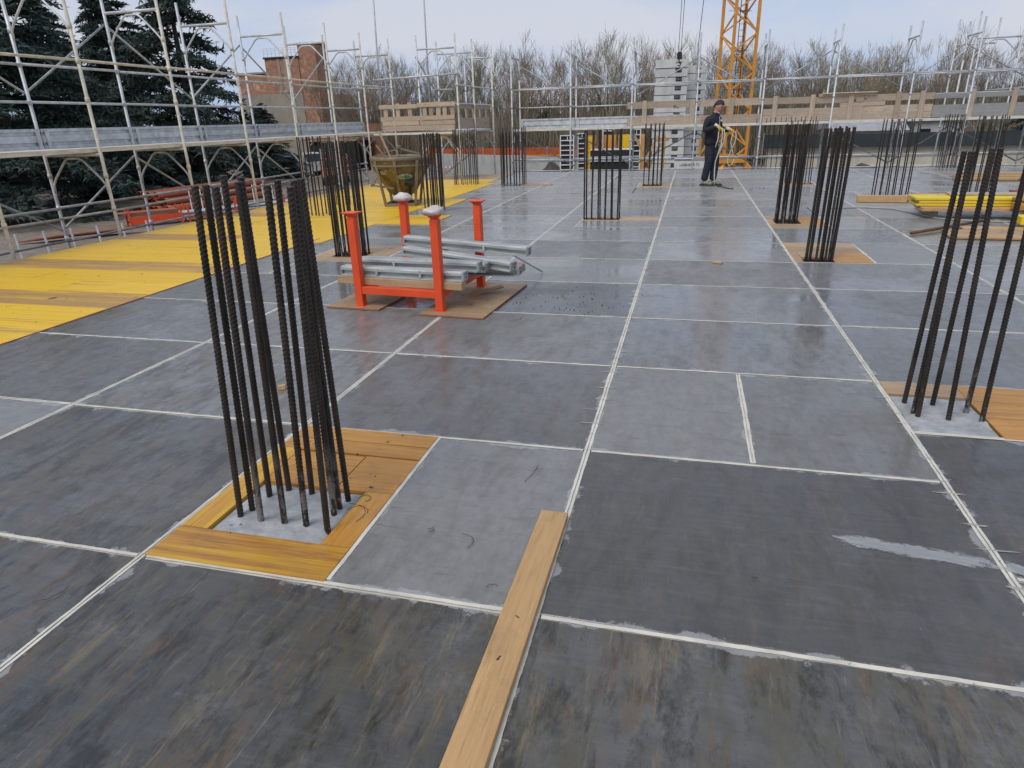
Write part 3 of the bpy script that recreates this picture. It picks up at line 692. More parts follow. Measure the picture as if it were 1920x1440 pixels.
# plywood sheets under the pallet
def ply(label, x0,y0,x1,y1, r, z0=0.0035, th=0.013):
    cx, cy = (x0+x1)/2,(y0+y1)/2; w, h = (x1-x0)/2,(y1-y0)/2
    me = MB().box(-w,-h,0,w,h,th).mesh('plywood_sheet', M['ply']); me.materials.append(M['plyedge'])
    for k in (2,3,4,5): me.polygons[k].material_index = 1
    o = obj('plywood_sheet', me, None, (cx,cy,z0), (0,0,r)); tag(o,label,'plywood sheet')
ply('small brown plywood sheet under the left post of the orange pallet', -3.02,5.10,-2.50,5.62, rad(-4))
ply('large brown plywood sheet with red edges under the right posts of the orange pallet', -2.08,4.98,-1.50,6.2, rad(-4))
o = MB().box(-.2,-.03,0,.2,.03,.012).build('wood_strip', M['tan_x'], loc=(-1.78,5.75,.03)); o.rotation_euler = (rad(8),rad(-7),rad(38)); tag(o,'thin broken wood strip leaning under the right back corner of the pallet','wood strip')
# formwork beams: an aluminium trunk profile with lips and end hooks
def fbeam(label, a, b, w=.105, h=.085, roll=0):
    a = Vector(a); b = Vector(b); d = b-a; L = d.length
    t = thing('formwork_beam', label, 'formwork beam', a, 0, 'grey formwork beams lying on the orange pallet')
    t.rotation_euler = (roll, -math.asin(d.z/L), math.atan2(d.y,d.x))
    pr = [(-w/2,0),(w/2,0),(w/2,.012),(w*.20,.020),(w*.20,h*.50),(w/2,h*.62),(w/2,h*.86),(w*.36,h),(w*.12,h),(w*.10,h-.010),(-w*.10,h-.010),(-w*.12,h),(-w*.36,h),(-w/2,h*.86),(-w/2,h*.62),(-w*.20,h*.50),(-w*.20,.020),(-w/2,.012)]
    MB().prism(pr,0,L).build('profile', M['alu'], t)
    for x in (-.012,L-.008):
        m = MB(); m.box(x,-w*.46,.008,x+.02,-w*.30,h*.95); m.box(x,w*.30,.008,x+.02,w*.46,h*.95); m.tube((x+.01,-w*.4,h*.5),(x+.01,w*.4,h*.5),.009,6)
        m.box(x,-w*.30,h*.8,x+.02,w*.30,h*.95); m.build('end_hook', M['galv_dull'], t)
    m = MB()
    for f in (.3,.66): m.box(L*f,-w*.53,h*.2,L*f+.02,w*.53,h*.9)
    m.build('bracket', M['galv'], t)
def tbeam(label, a, b, w, h, mat='tan_x'):
    a = Vector(a); b = Vector(b); d = b-a; L = d.length
    o = MB().box(0,-w/2,0,L,w/2,h).build('timber_beam', M[mat], loc=a); o.rotation_euler = (0,-math.asin(d.z/L),math.atan2(d.y,d.x)); bevel(o,.004)
    tag(o,label,'timber')
tbeam('long tan timber on the front rail of the orange pallet under the lowest grey beam', (-2.97,5.30,.192),(-1.76,5.16,.195),.09,.065)
fbeam('lowest front grey formwork beam lying on a tan timber of the orange pallet', (-2.93,5.32,.26),(-1.76,5.19,.262))
fbeam('second grey formwork beam on the pallet, above and behind the lowest one', (-2.82,5.45,.31),(-1.68,5.36,.31))
tbeam('short weathered timber under the left ends of the grey formwork beams', (-2.98,5.52,.192),(-2.35,5.47,.195),.10,.08,'grey_x')
fbeam('grey formwork beam lying skewed across the pallet with its right end nearest', (-2.56,5.86,.34),(-1.44,5.56,.275))
fbeam('rearmost grey formwork beam on the orange pallet, topmost of the heap', (-2.60,5.98,.42),(-1.36,5.82,.36))
fbeam('grey formwork beam low in the back of the orange pallet', (-2.62,5.72,.195),(-1.40,5.64,.22))
fbeam('grey formwork beam in the middle of the pallet heap below the skewed one', (-2.78,5.60,.28),(-1.66,5.52,.275), roll=.05)
tbeam('short tan timber sticking out under the right ends of the upper grey beams', (-1.9,5.80,.20),(-1.38,5.74,.235),.08,.07)
def leanbar(label,a,b):
    o = MB().tube(a,b,.008,6).build('thin_rod', M['galv_dull']); tag(o,label,'rod')
leanbar('thin steel rod lying against the heap in the middle of the orange pallet',(-2.25,5.9,.42),(-2.02,6.75,.02))
leanbar('thin steel rod lying on the deck behind the right end of the pallet',(-1.62,6.12,.33),(-1.42,6.72,.02))

# ================================================================== CONCRETE SKIP
sk = thing('concrete_skip','muddy olive conical concrete skip with stencilled white number standing on yellow boards','concrete skip',(-5.46,12.6,0.006),rad(12))
sk.scale = (0.94,0.94,1.0)
MB().lathe([(.58,.86),(.575,.74),(.50,.62),(.215,.20),(.17,.16),(.17,.07),(.15,.07),(.15,.16),(.20,.21),(.545,.74),(.55,.86)],32).build('hopper', M['skip'], sk, True)
MB().lathe([(.60,.845),(.615,.86),(.615,.90),(.60,.915),(.555,.915),(.545,.88),(.56,.845),(.60,.845)],32).build('rim', M['skip_frame'], sk, True)
MB().lathe([(.583,.735),(.592,.74),(.592,.765),(.583,.77)],32).build('band', M['skip_frame'], sk, True)
for k in range(4):
    a = rad(45+90*k); c, s = math.cos(a), math.sin(a)
    m = MB(); m.bar((.60*c,.60*s,.85),(.44*c,.44*s,.03),.05,.05); m.build('leg', M['skip_frame'], sk)
for k in range(4):
    a = rad(90*k); c, s = math.cos(a), math.sin(a)
    m = MB(); m.bar((.592*c,.592*s,.85),(.585*c,.585*s,.735),.06,.03); m.bar((.585*c,.585*s,.74),(.245*c,.245*s,.20),.055,.035); m.build('rib', M['skip_frame'], sk)
m = MB(); P4 = [(.44*math.cos(rad(45+90*k)),.44*math.sin(rad(45+90*k)),.028) for k in range(4)]
for k in range(4): m.bar(P4[k],P4[(k+1) % 4],.05,.05)
m.build('base_frame', M['skip_frame'], sk)
m = MB(); m.bar((-.56,-.30,.40),(-.10,-.34,.34),.025,.03); m.tube((-.56,-.33,.40),(-.56,-.22,.40),.03,8); m.path([(-.52,-.3,.42),(-.47,-.28,.52),(-.42,-.25,.55)],.015,6)
m.build('gate_lever', M['skip_frame'], sk)
m = MB(); m.tube((-.12,-.16,.10),(.12,-.16,.10),.14,10); m.box(-.17,-.1,.05,.17,.12,.17); m.build('discharge_gate', M['dark'], sk)
m = MB(); m.bar((-.56,0,.91),(0,0,1.05),.04,.03); m.bar((.56,0,.91),(0,0,1.05),.04,.03); m.tube((-.56,0,.905),(.56,0,.905),.02,8); m.tube((0,-.56,.905),(0,.56,.905),.018,8)
m.lathe([(.03,1.03),(.045,1.05),(.045,1.09),(.03,1.11)],10); m.build('lifting_bail', M['skip_frame'], sk)
m = MB(); m.tube((0.15,-.47,.46),(.32,-.43,.42),.055,8); m.tube((.26,-.40,.44),(.20,-.26,.22),.03,6); m.build('hydraulic_cap', M['dark'], sk)
def to_mesh(o):
    bpy.context.view_layer.update(); me = bpy.data.meshes.new_from_object(o); q = obj('lettering', me, o.parent, o.location.copy(), o.rotation_euler.copy()); bpy.data.objects.remove(o); return q
def on_cone(txt, ang, z, size, mat, parent, name='lettering'):
    """flat print lying on the sloping cone"""
    cu = bpy.data.curves.new(name,'FONT'); cu.body = txt; cu.size = size; cu.align_x = 'CENTER'; cu.extrude = .001
    cu.materials.append(M[mat]); o = bpy.data.objects.new(name,cu); C.objects.link(o); o.parent = parent
    f = (z-.20)/(.62-.20); r = .215+(.50-.215)*f+.012; a = rad(ang); tilt = math.atan2(.285,.42)
    o.location = (r*math.cos(a), r*math.sin(a), z); o.rotation_euler = (rad(90)+tilt, 0, a+rad(90)); return o
for (ang, z, tx, sz) in [(238,.60,'501',.105),(232,.70,'- - -',.06)]:
    f = to_mesh(on_cone(tx, ang, z, sz, 'white_paint', sk))
# oval green-white sign on the right half
m = MB(); n = 28
a0 = rad(290); tilt = math.atan2(.285,.42)
pts = [(0,0,0)]+[(.16*math.cos(2*math.pi*k/n), .06*math.sin(2*math.pi*k/n),0) for k in range(n)]
m.v = pts; m.f = [(0,1+k,1+(k+1) % n) for k in range(n)]
o = m.build('oval_sign', M['pale_green'], sk); r = .455; o.location = (r*math.cos(a0), r*math.sin(a0), .555+.0); o.rotation_euler = (rad(90)+tilt,0,a0+rad(90))
m = MB()
for k in range(5): m.box(-.11+k*.045,-.028,.001,-.085+k*.045,.028,.003)
q = m.build('emblem', M['green_paint'], sk); q.location = (r*math.cos(a0), r*math.sin(a0), .555); q.rotation_euler = (rad(90)+tilt,0,a0+rad(90))
def pole(label,a,b,r,mat):
    o = MB().tube(a,b,r,6,r*.9).build('wooden_pole', M[mat]); tag(o,label,'pole')
pole('tan wooden pole standing in the concrete skip and leaning left',(-5.56,12.55,.72),(-5.80,12.5,1.38),.022,'tan_y')
pole('reddish wooden pole leaning in the left of the concrete skip',(-5.70,12.7,.72),(-6.0,12.75,1.12),.022,'plyedge')
# ================================================================== SCAFFOLDS
TR = 0.0242
def frame_mesh(w, bars, ztop, zbot, axis, spans):
    """two posts w apart along an axis, cross bars with an arched brace under each"""
    def P(a, z): return (a,0,z) if axis == 'x' else (0,a,z)
    m = MB()
    for a in (0,w):
        m.tube(P(a,zbot),P(a,ztop),TR,8)
        for z in spans: m.tube(P(a,z-.035),P(a,z+.035),TR+.008,8)
    for zb in bars:
        m.tube(P(0,zb),P(w,zb),TR*.95,8)
        pts = []
        for f, d in ((.02,-.56),(.03,-.44),(.10,-.34),(.34,-.085),(.40,-.05),(.60,-.05),(.66,-.085),(.90,-.34),(.97,-.44),(.98,-.56)): pts.append(P(w*f,zb+d))
        m.path(pts,.017,6)
    return m
def tubepart(name, a, b, root, mat='galv', r=None):
    o = Vector(root.location); return MB().tube(Vector(a)-o,Vector(b)-o,r or TR*.92,8).build(name, M[mat], root, True)
def boxpart(name, root, mat, *q):
    o = root.location; return MB().box(q[0]-o.x,q[1]-o.y,q[2]-o.z,q[3]-o.x,q[4]-o.y,q[5]-o.z).build(name, M[mat], root)
def toe(root, axis, a0, a1, c, z0, mat='galv'):
    """ribbed sheet toe board"""
    o = root.location; z0 = z0-o.z
    pr = [(0,0),(.034,0),(.034,.045),(.004,.06),(.004,.085),(.034,.10),(.034,.19),(.004,.205),(.004,.235),(.034,.25),(.034,.29),(0,.29)]
    m = MB()
    n = len(pr); vs = []
    for a in (a0,a1):
        for (u,z) in pr: vs.append((c+u-o.x,a-o.y,z0+z) if axis == 'y' else (a-o.x,c-u-o.y,z0+z))
    m.add(vs,[(k,(k+1) % n,n+(k+1) % n,n+k) for k in range(n)]+[tuple(range(n-1,-1,-1)),tuple(range(n,2*n))])
    for a in (a0+.03,a1-.09):
        if axis == 'y': m.box(c-o.x+.036,a-o.y,z0-.03,c-o.x+.055,a+.06-o.y,z0+.27)
        else: m.box(a-o.x,c-o.y-.055,z0-.03,a+.06-o.x,c-o.y-.036,z0+.27)
    return m.build('toe_board', M[mat], root)
sc_r = random.Random(77)
# --- left run
XI, XO = -8.51, -9.56
FY = [3.2,5.0,6.80,8.60,10.42,12.23,14.08,15.88,17.68,19.48]
sl = thing('scaffold','long galvanised frame scaffold along the left deck edge with cement-spattered inner tubes','scaffold',(XI,FY[0],G))
inner, outer = MB(), MB()
for k, y in enumerate(FY):
    m = frame_mesh(XI-XO,[1.20-G,3.33-G],3.73-G+sc_r.uniform(-.02,.02),0.02,'x',[1.95-G,2.46-G,0.9-G,.42-G,2.9-G,-.05-G])
    f = m.build('upright_frame', M['galv'], sl, True, (XO-XI,y-FY[0],0))
    f.data.materials.append(M['cream_tube'])
    for p in f.data.polygons:                                     # the deck-side post is spattered with cement
        if all(f.data.vertices[v].co.x > (XI-XO)-.05 for v in p.vertices) and (k % 3 != 2 or p.center.z < 4.8): p.material_index = 1
    MB().box(-.075,-.075,0,.075,.075,.02).build('base_plate', M['galv_dull'], sl, loc=(0,y-FY[0],0))
    MB().box(-.075,-.075,0,.075,.075,.02).build('base_plate', M['galv_dull'], sl, loc=(XO-XI,y-FY[0],0))
for k in range(len(FY)-1):
    y0, y1 = FY[k], FY[k+1]
    for (x,z,mm) in ((XI-.05,2.47,'cream_tube'),(XO+.05,2.46,'galv'),(XO+.05,1.945,'galv'),(XO+.05,.42,'galv'),(XO+.05,.26,'cream_tube'),(XO+.05,-.09,'galv_dull')):
        tubepart('guard_rail',(x,y0,z+sc_r.uniform(-.008,.008)),(x,y1,z+sc_r.uniform(-.008,.008)),sl,mm,.019)
    up = k % 2 == 1
    for (za,zb) in ((2.07,3.17),(.07,1.10)):
        a, b = ((XO-.04,y0,za),(XO-.04,y1,zb)) if up else ((XO-.04,y0,zb),(XO-.04,y1,za))
        tubepart('diagonal_brace',a,b,sl,'galv_dull' if k % 2 else 'galv',.018)
    for (xa,xb) in ((XO+.06,XO+.50),(XO+.53,XI-.06)):
        boxpart('deck_board',sl,'plank_edge',xa,y0+.01,1.232,xb,y1-.01,1.29+sc_r.uniform(-.004,.004))
    toe(sl,'y',y0+.02,y1-.02,XO+.03,1.29)
# --- corner run that steps in behind the skip
sc = thing('scaffold','far left corner scaffold with wooden barriers and two very tall tubes','scaffold',(-6.05,18,G))
for y, xa, xb, z0 in ((18.0,-7.08,-6.02,.03),(19.5,-7.08,-6.04,.03),(21.3,-6.85,-6.0,.03)):
    m = frame_mesh(xb-xa,[1.20-G,3.27-G],3.60-G,z0,'x',[1.9-G,2.4-G,.85-G])
    o = m.build('upright_frame', M['galv'], sc, True, (xa+6.05,y-18,0))
    o.data.materials.append(M['cream_tube'])
    for p in o.data.polygons:
        if p.center.x > (xb-xa)-.04 and p.center.z < 5.5: p.material_index = 1
for (x,y,x1,y1,z0,z1) in ((-8.25,18.0,-8.12,18.0,.9,5.7),(-7.20,19.0,-7.13,19.0,.9,6.2)): tubepart('tall_tube',(x,y,z0),(x1,y1,z1),sc,'galv')
tubepart('cross_tube',(-8.3,17.95,2.60),(-5.98,17.95,2.66),sc,'galv'); tubepart('cross_tube',(-8.95,17.9,2.42),(-8.1,17.9,2.38),sc,'galv_dull')
tubepart('cross_tube',(-6.95,18.8,2.33),(-6.4,18.8,2.32),sc,'galv_dull',.03)
for y0, y1 in ((18,19.5),(19.5,21.3)):
    for z in (2.41,1.95): tubepart('guard_rail',(-6.08,y0,z),(-6.06,y1,z),sc,'galv',.019)
    tubepart('diagonal_brace',(-7.12,y0,2.05 if y0 > 18.5 else 3.1),(-7.0,y1,3.1 if y0 > 18.5 else 2.05),sc,'galv_dull',.018)
    boxpart('deck_board',sc,'plank_edge',-7.0,y0+.01,1.232,-6.1,y1-.01,1.29)
boxpart('deck_board',sc,'plank_edge',-8.4,17.75,1.215,-6.05,18.35,1.262)
tubepart('diagonal_brace',(-7.0,19.5,.1),(-6.1,21.3,1.0),sc,'galv_dull',.018)
m = MB(); m.path([(-.98+.1,.02,4.2-.5),(-.9,.02,4.12),(-.6,.02,4.2),(-.35,.02,4.1),(.02,.02,3.6)],.02,6); m.build('arch_brace', M['white_paint'], sc, True)
for i in range(5):                                                # side barrier along the inner edge
    y = 18.25+i*.66
    boxpart('barrier_upright',sc,'grey_z',-6.13,y,1.30,-6.10,y+.14,1.98)
boxpart('barrier_plank',sc,'grey_y',-6.10,18.15,1.83,-6.075,21.1,1.98); boxpart('barrier_plank',sc,'grey_y',-6.10,18.15,1.32,-6.075,21.1,1.60)
for i, x in enumerate((-8.1,-7.75,-7.4,-6.98,-6.8,-6.6,-6.42,-6.2)): boxpart('barrier_upright',sc,'grey_z',x,17.88,1.30,x+.11,17.905,1.98+.02*(i % 3))
for (z0,z1,xa,xb) in ((1.31,1.44,-8.15,-6.1),(1.45,1.56,-8.15,-7.1),(1.45,1.55,-7.08,-6.08),(1.565,1.675,-8.2,-6.09),(1.87,1.97,-8.22,-7.12),(1.89,2.0,-7.11,-6.06)):
    boxpart('barrier_plank',sc,'grey_x',xa,17.85,z0,xb,17.878,z1)
# --- far run
YI, YO = 21.0, 22.03
FX = [-5.32,-3.53,-1.74,0.07,1.84,3.64,5.50,6.90,8.7,10.5]
sf = thing('scaffold','far frame scaffold across the back of the deck with weathered guard planks','scaffold',(FX[0],YI,G))
for k, x in enumerate(FX):
    m = frame_mesh(YO-YI,[1.16-G,3.22-G],3.55-G+sc_r.uniform(-.03,.03),0.02,'y',[1.85-G,2.38-G,.85-G,.3-G])
    m.build('upright_frame', M['galv'], sf, True, (x-FX[0],0,0))
    for y in (YI,YO): MB().box(-.075,-.075,0,.075,.075,.02).build('base_plate', M['galv_dull'], sf, loc=(x-FX[0],y-YI,0))
for k in range(len(FX)-1):
    x0, x1 = FX[k], FX[k+1]
    for (y,z) in ((YO-.05,2.39),(YI+.05,2.32),(YO-.05,1.84),(YI+.05,.34),(YO-.05,.24),(YI+.05,.02)):
        tubepart('guard_rail',(x0,y,z+sc_r.uniform(-.01,.01)),(x1,y,z+sc_r.uniform(-.01,.01)),sf,'galv',.018)
    up = k % 2 == 0
    for (za,zb) in ((2.05,3.05),(.06,1.02)):
        a, b = ((x0,YO+.04,zb),(x1,YO+.04,za)) if not up else ((x0,YO+.04,za),(x1,YO+.04,zb))
        if up and k in (0,): a, b = (x0,YO+.04,zb),(x1,YO+.04,za)
        tubepart('diagonal_brace',a,b,sf,'galv_dull',.017)
    for (ya,yb) in ((YI+.05,YI+.47),(YI+.50,YO-.06)): boxpart('deck_board',sf,'plank_edge',x0+.01,ya,1.17,x1-.01,yb,1.225+sc_r.uniform(-.004,.004))
    if x1 < 0.5: toe(sf,'x',x0+.02,x1-.02,YO-.03,1.225)
def gp(xa,xb,z0,z1,mat='grey_x',y=YO-.09): boxpart('guard_plank',sf,mat,xa,y,z0,xb,y+.028,z1)
for (xa,xb) in ((-1.95,0.2),(0.21,1.95)): gp(xa,xb,1.71,1.90); gp(xa,xb,1.20+.03,1.47)
for (xa,xb,h) in ((1.96,3.3,.02),(3.31,4.6,0),(4.61,6.35,.02)): gp(xa,xb,1.69+h,1.86+h); gp(xa,xb,1.24,1.40); gp(xa,xb,1.405,1.57+h)
gp(4.0,5.15,1.575,1.70); gp(3.4,4.9,1.865,1.93,'tan_x',YO-.12)
for (xa,xb,h) in ((6.36,8.6,.0),(8.61,10.5,.02)): gp(xa,xb,1.72+h,1.84+h,'silver_x'); gp(xa,xb,1.25,1.56+h,'silver_x')
for x in (-1.5,-.1,1.0,2.2,3.2,4.2,5.4,6.0,7.2,8.2): boxpart('guard_upright',sf,'grey_z',x,YO-.118,1.22,x+.13,YO-.092,1.93)
boxpart('white_sheet',sf,'white_paint',3.5,YO-.2,1.94,4.9,YO+.3,1.955)
# --- right run, seen end on
sr_ = thing('scaffold','blurred tall scaffold frames at the far right corner beside a dark conifer','scaffold',(7.25,22.4,G))
for (y,xa,xb,zt) in ((24.0,7.75,8.9,4.0),(26.0,7.85,8.95,4.0)):
    frame_mesh(xb-xa,[1.18-G,3.30-G],zt-G,0.02,'x',[1.9-G,2.4-G,.9-G]).build('upright_frame', M['galv'], sr_, True, (xa-7.25,y-22.4,0))
for y0,y1 in ((22.4,24.0),(24.0,26.0)):
    for x,z in ((7.8,2.45),(8.92,2.45),(8.92,1.95)): tubepart('guard_rail',(x,y0,z),(x,y1,z),sr_,'galv',.019)
    tubepart('diagonal_brace',(8.94,y0,2.05),(8.96,y1,3.1),sr_,'galv_dull',.018)
    boxpart('deck_board',sr_,'plank_edge',7.85,y0+.01,1.22,8.85,y1-.01,1.28)

# ================================================================== RIGHT-HAND TIMBER PILE
def beam(name,label,cat,a,b,w,h,mat,roll=0):
    a = Vector(a); b = Vector(b); d = b-a; Ln = d.length
    o = MB().box(0,-w/2,0,Ln,w/2,h).build(name, M[mat], loc=a); o.rotation_euler = (roll,-math.asin(d.z/Ln),math.atan2(d.y,d.x)); bevel(o,.004); return tag(o,label,cat)
beam('timber_beam','tan squared timber in front of the starter bars on the right, left of the yellow beams','timber',(2.86,13.02,.006),(3.62,12.95,.006),.12,.11,'plank_x')
beam('timber_beam','short tan squared timber between the left timber and the yellow beams','timber',(3.63,13.1,.006),(4.15,13.0,.006),.12,.11,'plank_x')
beam('timber_beam','pale timber lying flat behind the two short squared timbers','timber',(3.9,13.7,.006),(5.3,13.6,.006),.16,.07,'tan_x')
def hbeam(label,a,b):
    a = Vector(a); b = Vector(b); d = b-a; Ln = d.length
    t = thing('yellow_beam',label,'formwork beam',a,0,'yellow timber formwork beams on the right'); t.rotation_euler = (0,-math.asin(d.z/Ln),math.atan2(d.y,d.x))
    MB().box(0,-.04,0,Ln,.04,.04).build('flange', M['yellow_paint'], t); MB().box(0,-.04,.16,Ln,.04,.20).build('flange', M['yellow_paint'], t)
    MB().box(0.002,-.016,.041,Ln-.002,.016,.159).build('web', M['yellow_paint'], t)
def tri3(label,a,b,h=.027,w=.5):
    a = Vector(a); b = Vector(b); d = b-a; Ln = d.length
    t = thing('formwork_sheet',label,'formwork panel',a,0,'stacked yellow formwork panels on the right'); t.rotation_euler = (0,-math.asin(d.z/Ln),math.atan2(d.y,d.x))
    MB().box(0,-w/2,0,Ln,w/2,h).build('face_board', M['yellow_paint'], t); MB().box(.005,-w/2+.005,-.012,Ln-.005,w/2-.005,-.0005).build('core_board', M['tan_x'], t)
beam('timber_beam','square timber bearer under the left end of the yellow panel stack','timber',(3.50,11.1,.006),(3.60,12.2,.006),.1,.10,'grey_y')
beam('timber_beam','square timber bearer under the right end of the yellow panel stack','timber',(4.9,10.9,.006),(4.95,12.1,.006),.1,.10,'grey_y')
beam('plank','tan plank lying under the yellow panels with its cut left end showing','plank',(3.30,11.05,.108),(5.4,10.95,.115),.2,.05,'plank_x')
beam('plank','plank lying behind the tan one under the yellow panels','plank',(3.34,11.45,.108),(5.4,11.4,.112),.22,.045,'tan_x')
for i,(dx,dz) in enumerate(((0,.172),(.03,.212),(-.02,.252))):
    tri3(('lowest','middle','topmost')[i]+' bright yellow formwork panel of the stack right of the squared timbers',(3.26+dx,11.35,dz),(4.85+dx,11.27,dz))
beam('plank','weathered plank lying on top of the yellow panel stack','plank',(3.75,11.5,.283),(5.5,11.4,.283),.2,.03,'grey_x')
beam('plank','orange-brown thick plank crossing the right end of the yellow stack','plank',(4.35,10.75,.165),(5.9,10.6,.165),.25,.085,'inf_x')
beam('plank','broad pale plank on top of the orange-brown thick plank','plank',(4.4,10.9,.27),(6.0,10.75,.27),.24,.035,'plank_x')
tri3('ochre formwork panel standing low below the orange-brown plank at the right edge',(4.2,10.2,.06),(5.4,10.1,.06),.09,.3)
beam('plank','front pale plank lying flat on the deck below the yellow stack','plank',(3.15,9.35,.005),(5.0,9.2,.005),.28,.027,'plank_x')
beam('plank','second pale plank lying flat behind the front one on the right','plank',(3.2,9.66,.005),(5.0,9.52,.005),.28,.027,'tan_x')
beam('plank','third pale plank lying flat nearest the yellow stack','plank',(3.5,9.98,.005),(5.1,9.83,.005),.26,.027,'plank_x')
o = MB().tube((2.78,9.50,.024),(4.0,10.55,.05),.02,10).build('steel_pipe', M['rust'], smooth=True); tag(o,'thin rusty steel pipe lying slantwise before the yellow panel stack','pipe')
sr3 = random.Random(2)
for i in range(9):
    z = .31+.052*i if i < 3 else .02+.06*(i-3)
    y = 13.6 if i >= 3 else 11.2
    w = ('lowest','second lowest','third lowest','third highest','second highest','topmost')
    if i >= 3: beam('plank',w[i-3]+' ragged board of the board pile at the right edge of the deck','plank',(5.55+sr3.uniform(-.12,.12),y+sr3.uniform(-.1,.1),z),(7.6,y,z),.5,.045,('plank_x','plyedge','tan_x')[i % 3])
for i,(x,y,z,l) in enumerate(((5.8,17.6,.01,2.2),(6.2,18.3,.01,2.2),(5.6,17.0,.01,2.3))):
    beam('plank',('pale plank lying on the far right deck, middle of three','pale plank lying on the far right deck, farthest of three','pale plank lying on the far right deck, nearest of three')[i],'plank',(x,y,z),(x+l,y-.2,z),.25,.05,'plank_x')
m = MB(); pts = [(2.3,12.15,.012),(2.8,12.2,.012),(3.2,12.0,.012),(3.35,11.5,.012),(3.5,10.95,.012),(3.9,10.7,.012),(4.6,10.6,.012)]
m.path(pts,.012,6); tag(m.build('cable', simple('grey_hose',(0.42,0.41,0.39),rough=.5), smooth=True),'pale grey hose curving round the left end of the yellow panel stack','hose')
# ================================================================== BALLAST BLOCKS
def block_mesh(w, d, h):
    m = MB(); g = .030; nx0, nx1 = w*.62, w*.82
    m.box(0,0,g,w,d,h*.50); m.box(0,0,h*.5002,nx0,d,h); m.box(nx1,0,h*.5002,w,d,h); m.box(nx0+.001,.22,h*.5004,nx1-.001,d-.002,h-.002)
    me = m.mesh('ballast_block', M['block']); me.materials.append(M['dark'])
    m2 = len(me.polygons); return me
def hook_mesh(w, d, h):
    m = MB(); cx = w*.72; m.box(cx-.13,.06,h*.62,cx+.13,.10,h*.70); m.box(cx-.03,.06,h*.48,cx+.03,.14,h*.70); m.box(cx+.05,.06,h*.50,cx+.10,.12,h*.62)
    return m.mesh('lifting_hook', M['dark'])
ORD = ['lowest','second lowest','third lowest','fourth from the bottom','fifth from the bottom','sixth from the bottom','seventh from the bottom','eighth from the bottom','middle','eighth from the top','seventh from the top','sixth from the top','fifth from the top','fourth from the top','third highest','second highest','topmost']
bk_r = random.Random(6)
for (nm,x0,y0,w,d,h,rz) in (('left and nearer',-2.02,38.0,1.62,1.3,.418,rad(3)),('right and farther',-0.72,39.7,1.22,1.3,.405,rad(4))):
    me, hk = block_mesh(w,d,h), hook_mesh(w,d,h)
    for k in range(17):
        o = obj('ballast_block', me, None, (x0+bk_r.uniform(-.045,.045),y0+bk_r.uniform(-.04,.04),G+.02+k*h), (0,0,rz+bk_r.uniform(-.008,.008)))
        tag(o, 'grey concrete ballast block, '+ORD[k]+' of the '+nm+' stack', 'concrete block', 'concrete ballast blocks in two stacks'); obj('lifting_hook', hk, o)
bx = MB().box(-.62,0,0,.62,.9,2.4).build('site_box', M['white_paint'], loc=(.05,26.5,G+.55)); bevel(bx,.02); tag(bx,'white box with a line of black lettering behind the scaffold left of the worker','box')
MB().box(-.64,-.02,2.401,.64,.92,2.44).build('lid', M['white_paint'], bx)
MB().box(-.6,.05,-.55,.6,.85,-.005).build('plinth', M['pale_wall'], bx)
cu = bpy.data.curves.new('lettering','FONT'); cu.body = 'LIEBHERR 72'; cu.size = .13; cu.align_x = 'CENTER'; cu.extrude = .002; cu.materials.append(M['black'])
o = bpy.data.objects.new('lettering',cu); C.objects.link(o); o.parent = bx; o.location = (-.06,-.004,2.19); o.rotation_euler = (rad(90),0,0); to_mesh(o)

# ================================================================== TOWER CRANE
cr = thing('tower_crane','orange-yellow lattice mast of a tower crane rising behind the worker','crane',(2.12,42.0,G),rad(26.6))
s = .67; H0, H1, ST = 1.5, 17.0, .96
for (a,b) in ((-1,-1),(1,-1),(1,1),(-1,1)):
    MB().box(a*s-.065,b*s-.065,H0,a*s+.065,b*s+.065,H1).build('mast_leg', M['crane'], cr)
cs4 = [(-s,-s),(s,-s),(s,s),(-s,s)]
for f in range(4):
    a, b = cs4[f], cs4[(f+1) % 4]; m = MB(); z = H0+.3; k = f % 2
    while z+ST < H1:
        p, q = (a,b) if k % 2 == 0 else (b,a)
        m.bar((*p,z),(*q,z+ST-.06),.06,.07); z += ST; k += 1
    m.build('lacing', M['crane'], cr)
m = MB(); z = H0+.4
while z < H1-1: m.bar((-s,.1,z),(s,.1,z),.02,.02); m.bar((.1,-s,z),(.1,s,z),.02,.02); z += 1.92
m.build('tie_rod', M['cable'], cr)
m = MB()
for x in (.2,.52): m.bar((x,.42,H0),(x,.42,H1),.03,.03)
z = H0
while z < H1: m.bar((.2,.42,z),(.52,.42,z),.02,.02); z += .3
m.build('ladder', M['cable'], cr)
m = MB()
for a,b in ((-1,-1),(1,-1),(1,1),(-1,1)): m.bar((a*s,b*s,1.9),(a*1.5,b*1.5,.25),.2,.24)
m.bar((-1.7,-1.5,.2),(1.7,-1.5,.2),.28,.35); m.bar((-1.7,1.5,.2),(1.7,1.5,.2),.28,.35); m.bar((-1.5,-1.7,.52),(-1.5,1.7,.52),.25,.28); m.bar((1.5,-1.7,.52),(1.5,1.7,.52),.25,.28)
m.build('undercarriage', M['crane'], cr)
m = MB(); m.box(-1.15,-.9,1.9,.55,-.6,2.35); m.box(-1.15,.6,1.9,.55,.9,2.35); m.box(-1.1,-.58,2.0,-.8,.58,2.3); m.build('slewing_platform', M['crane'], cr)
hk = thing('crane_hook','dark crane hook block hanging on two thin cables above the ballast blocks','crane hook',(-.85,37.2,4.0))
for dx in (-.05,.07): MB().tube((dx,0,.35),(dx*1.6+.1,0,16),.014,5).build('cable', M['cable'], hk)
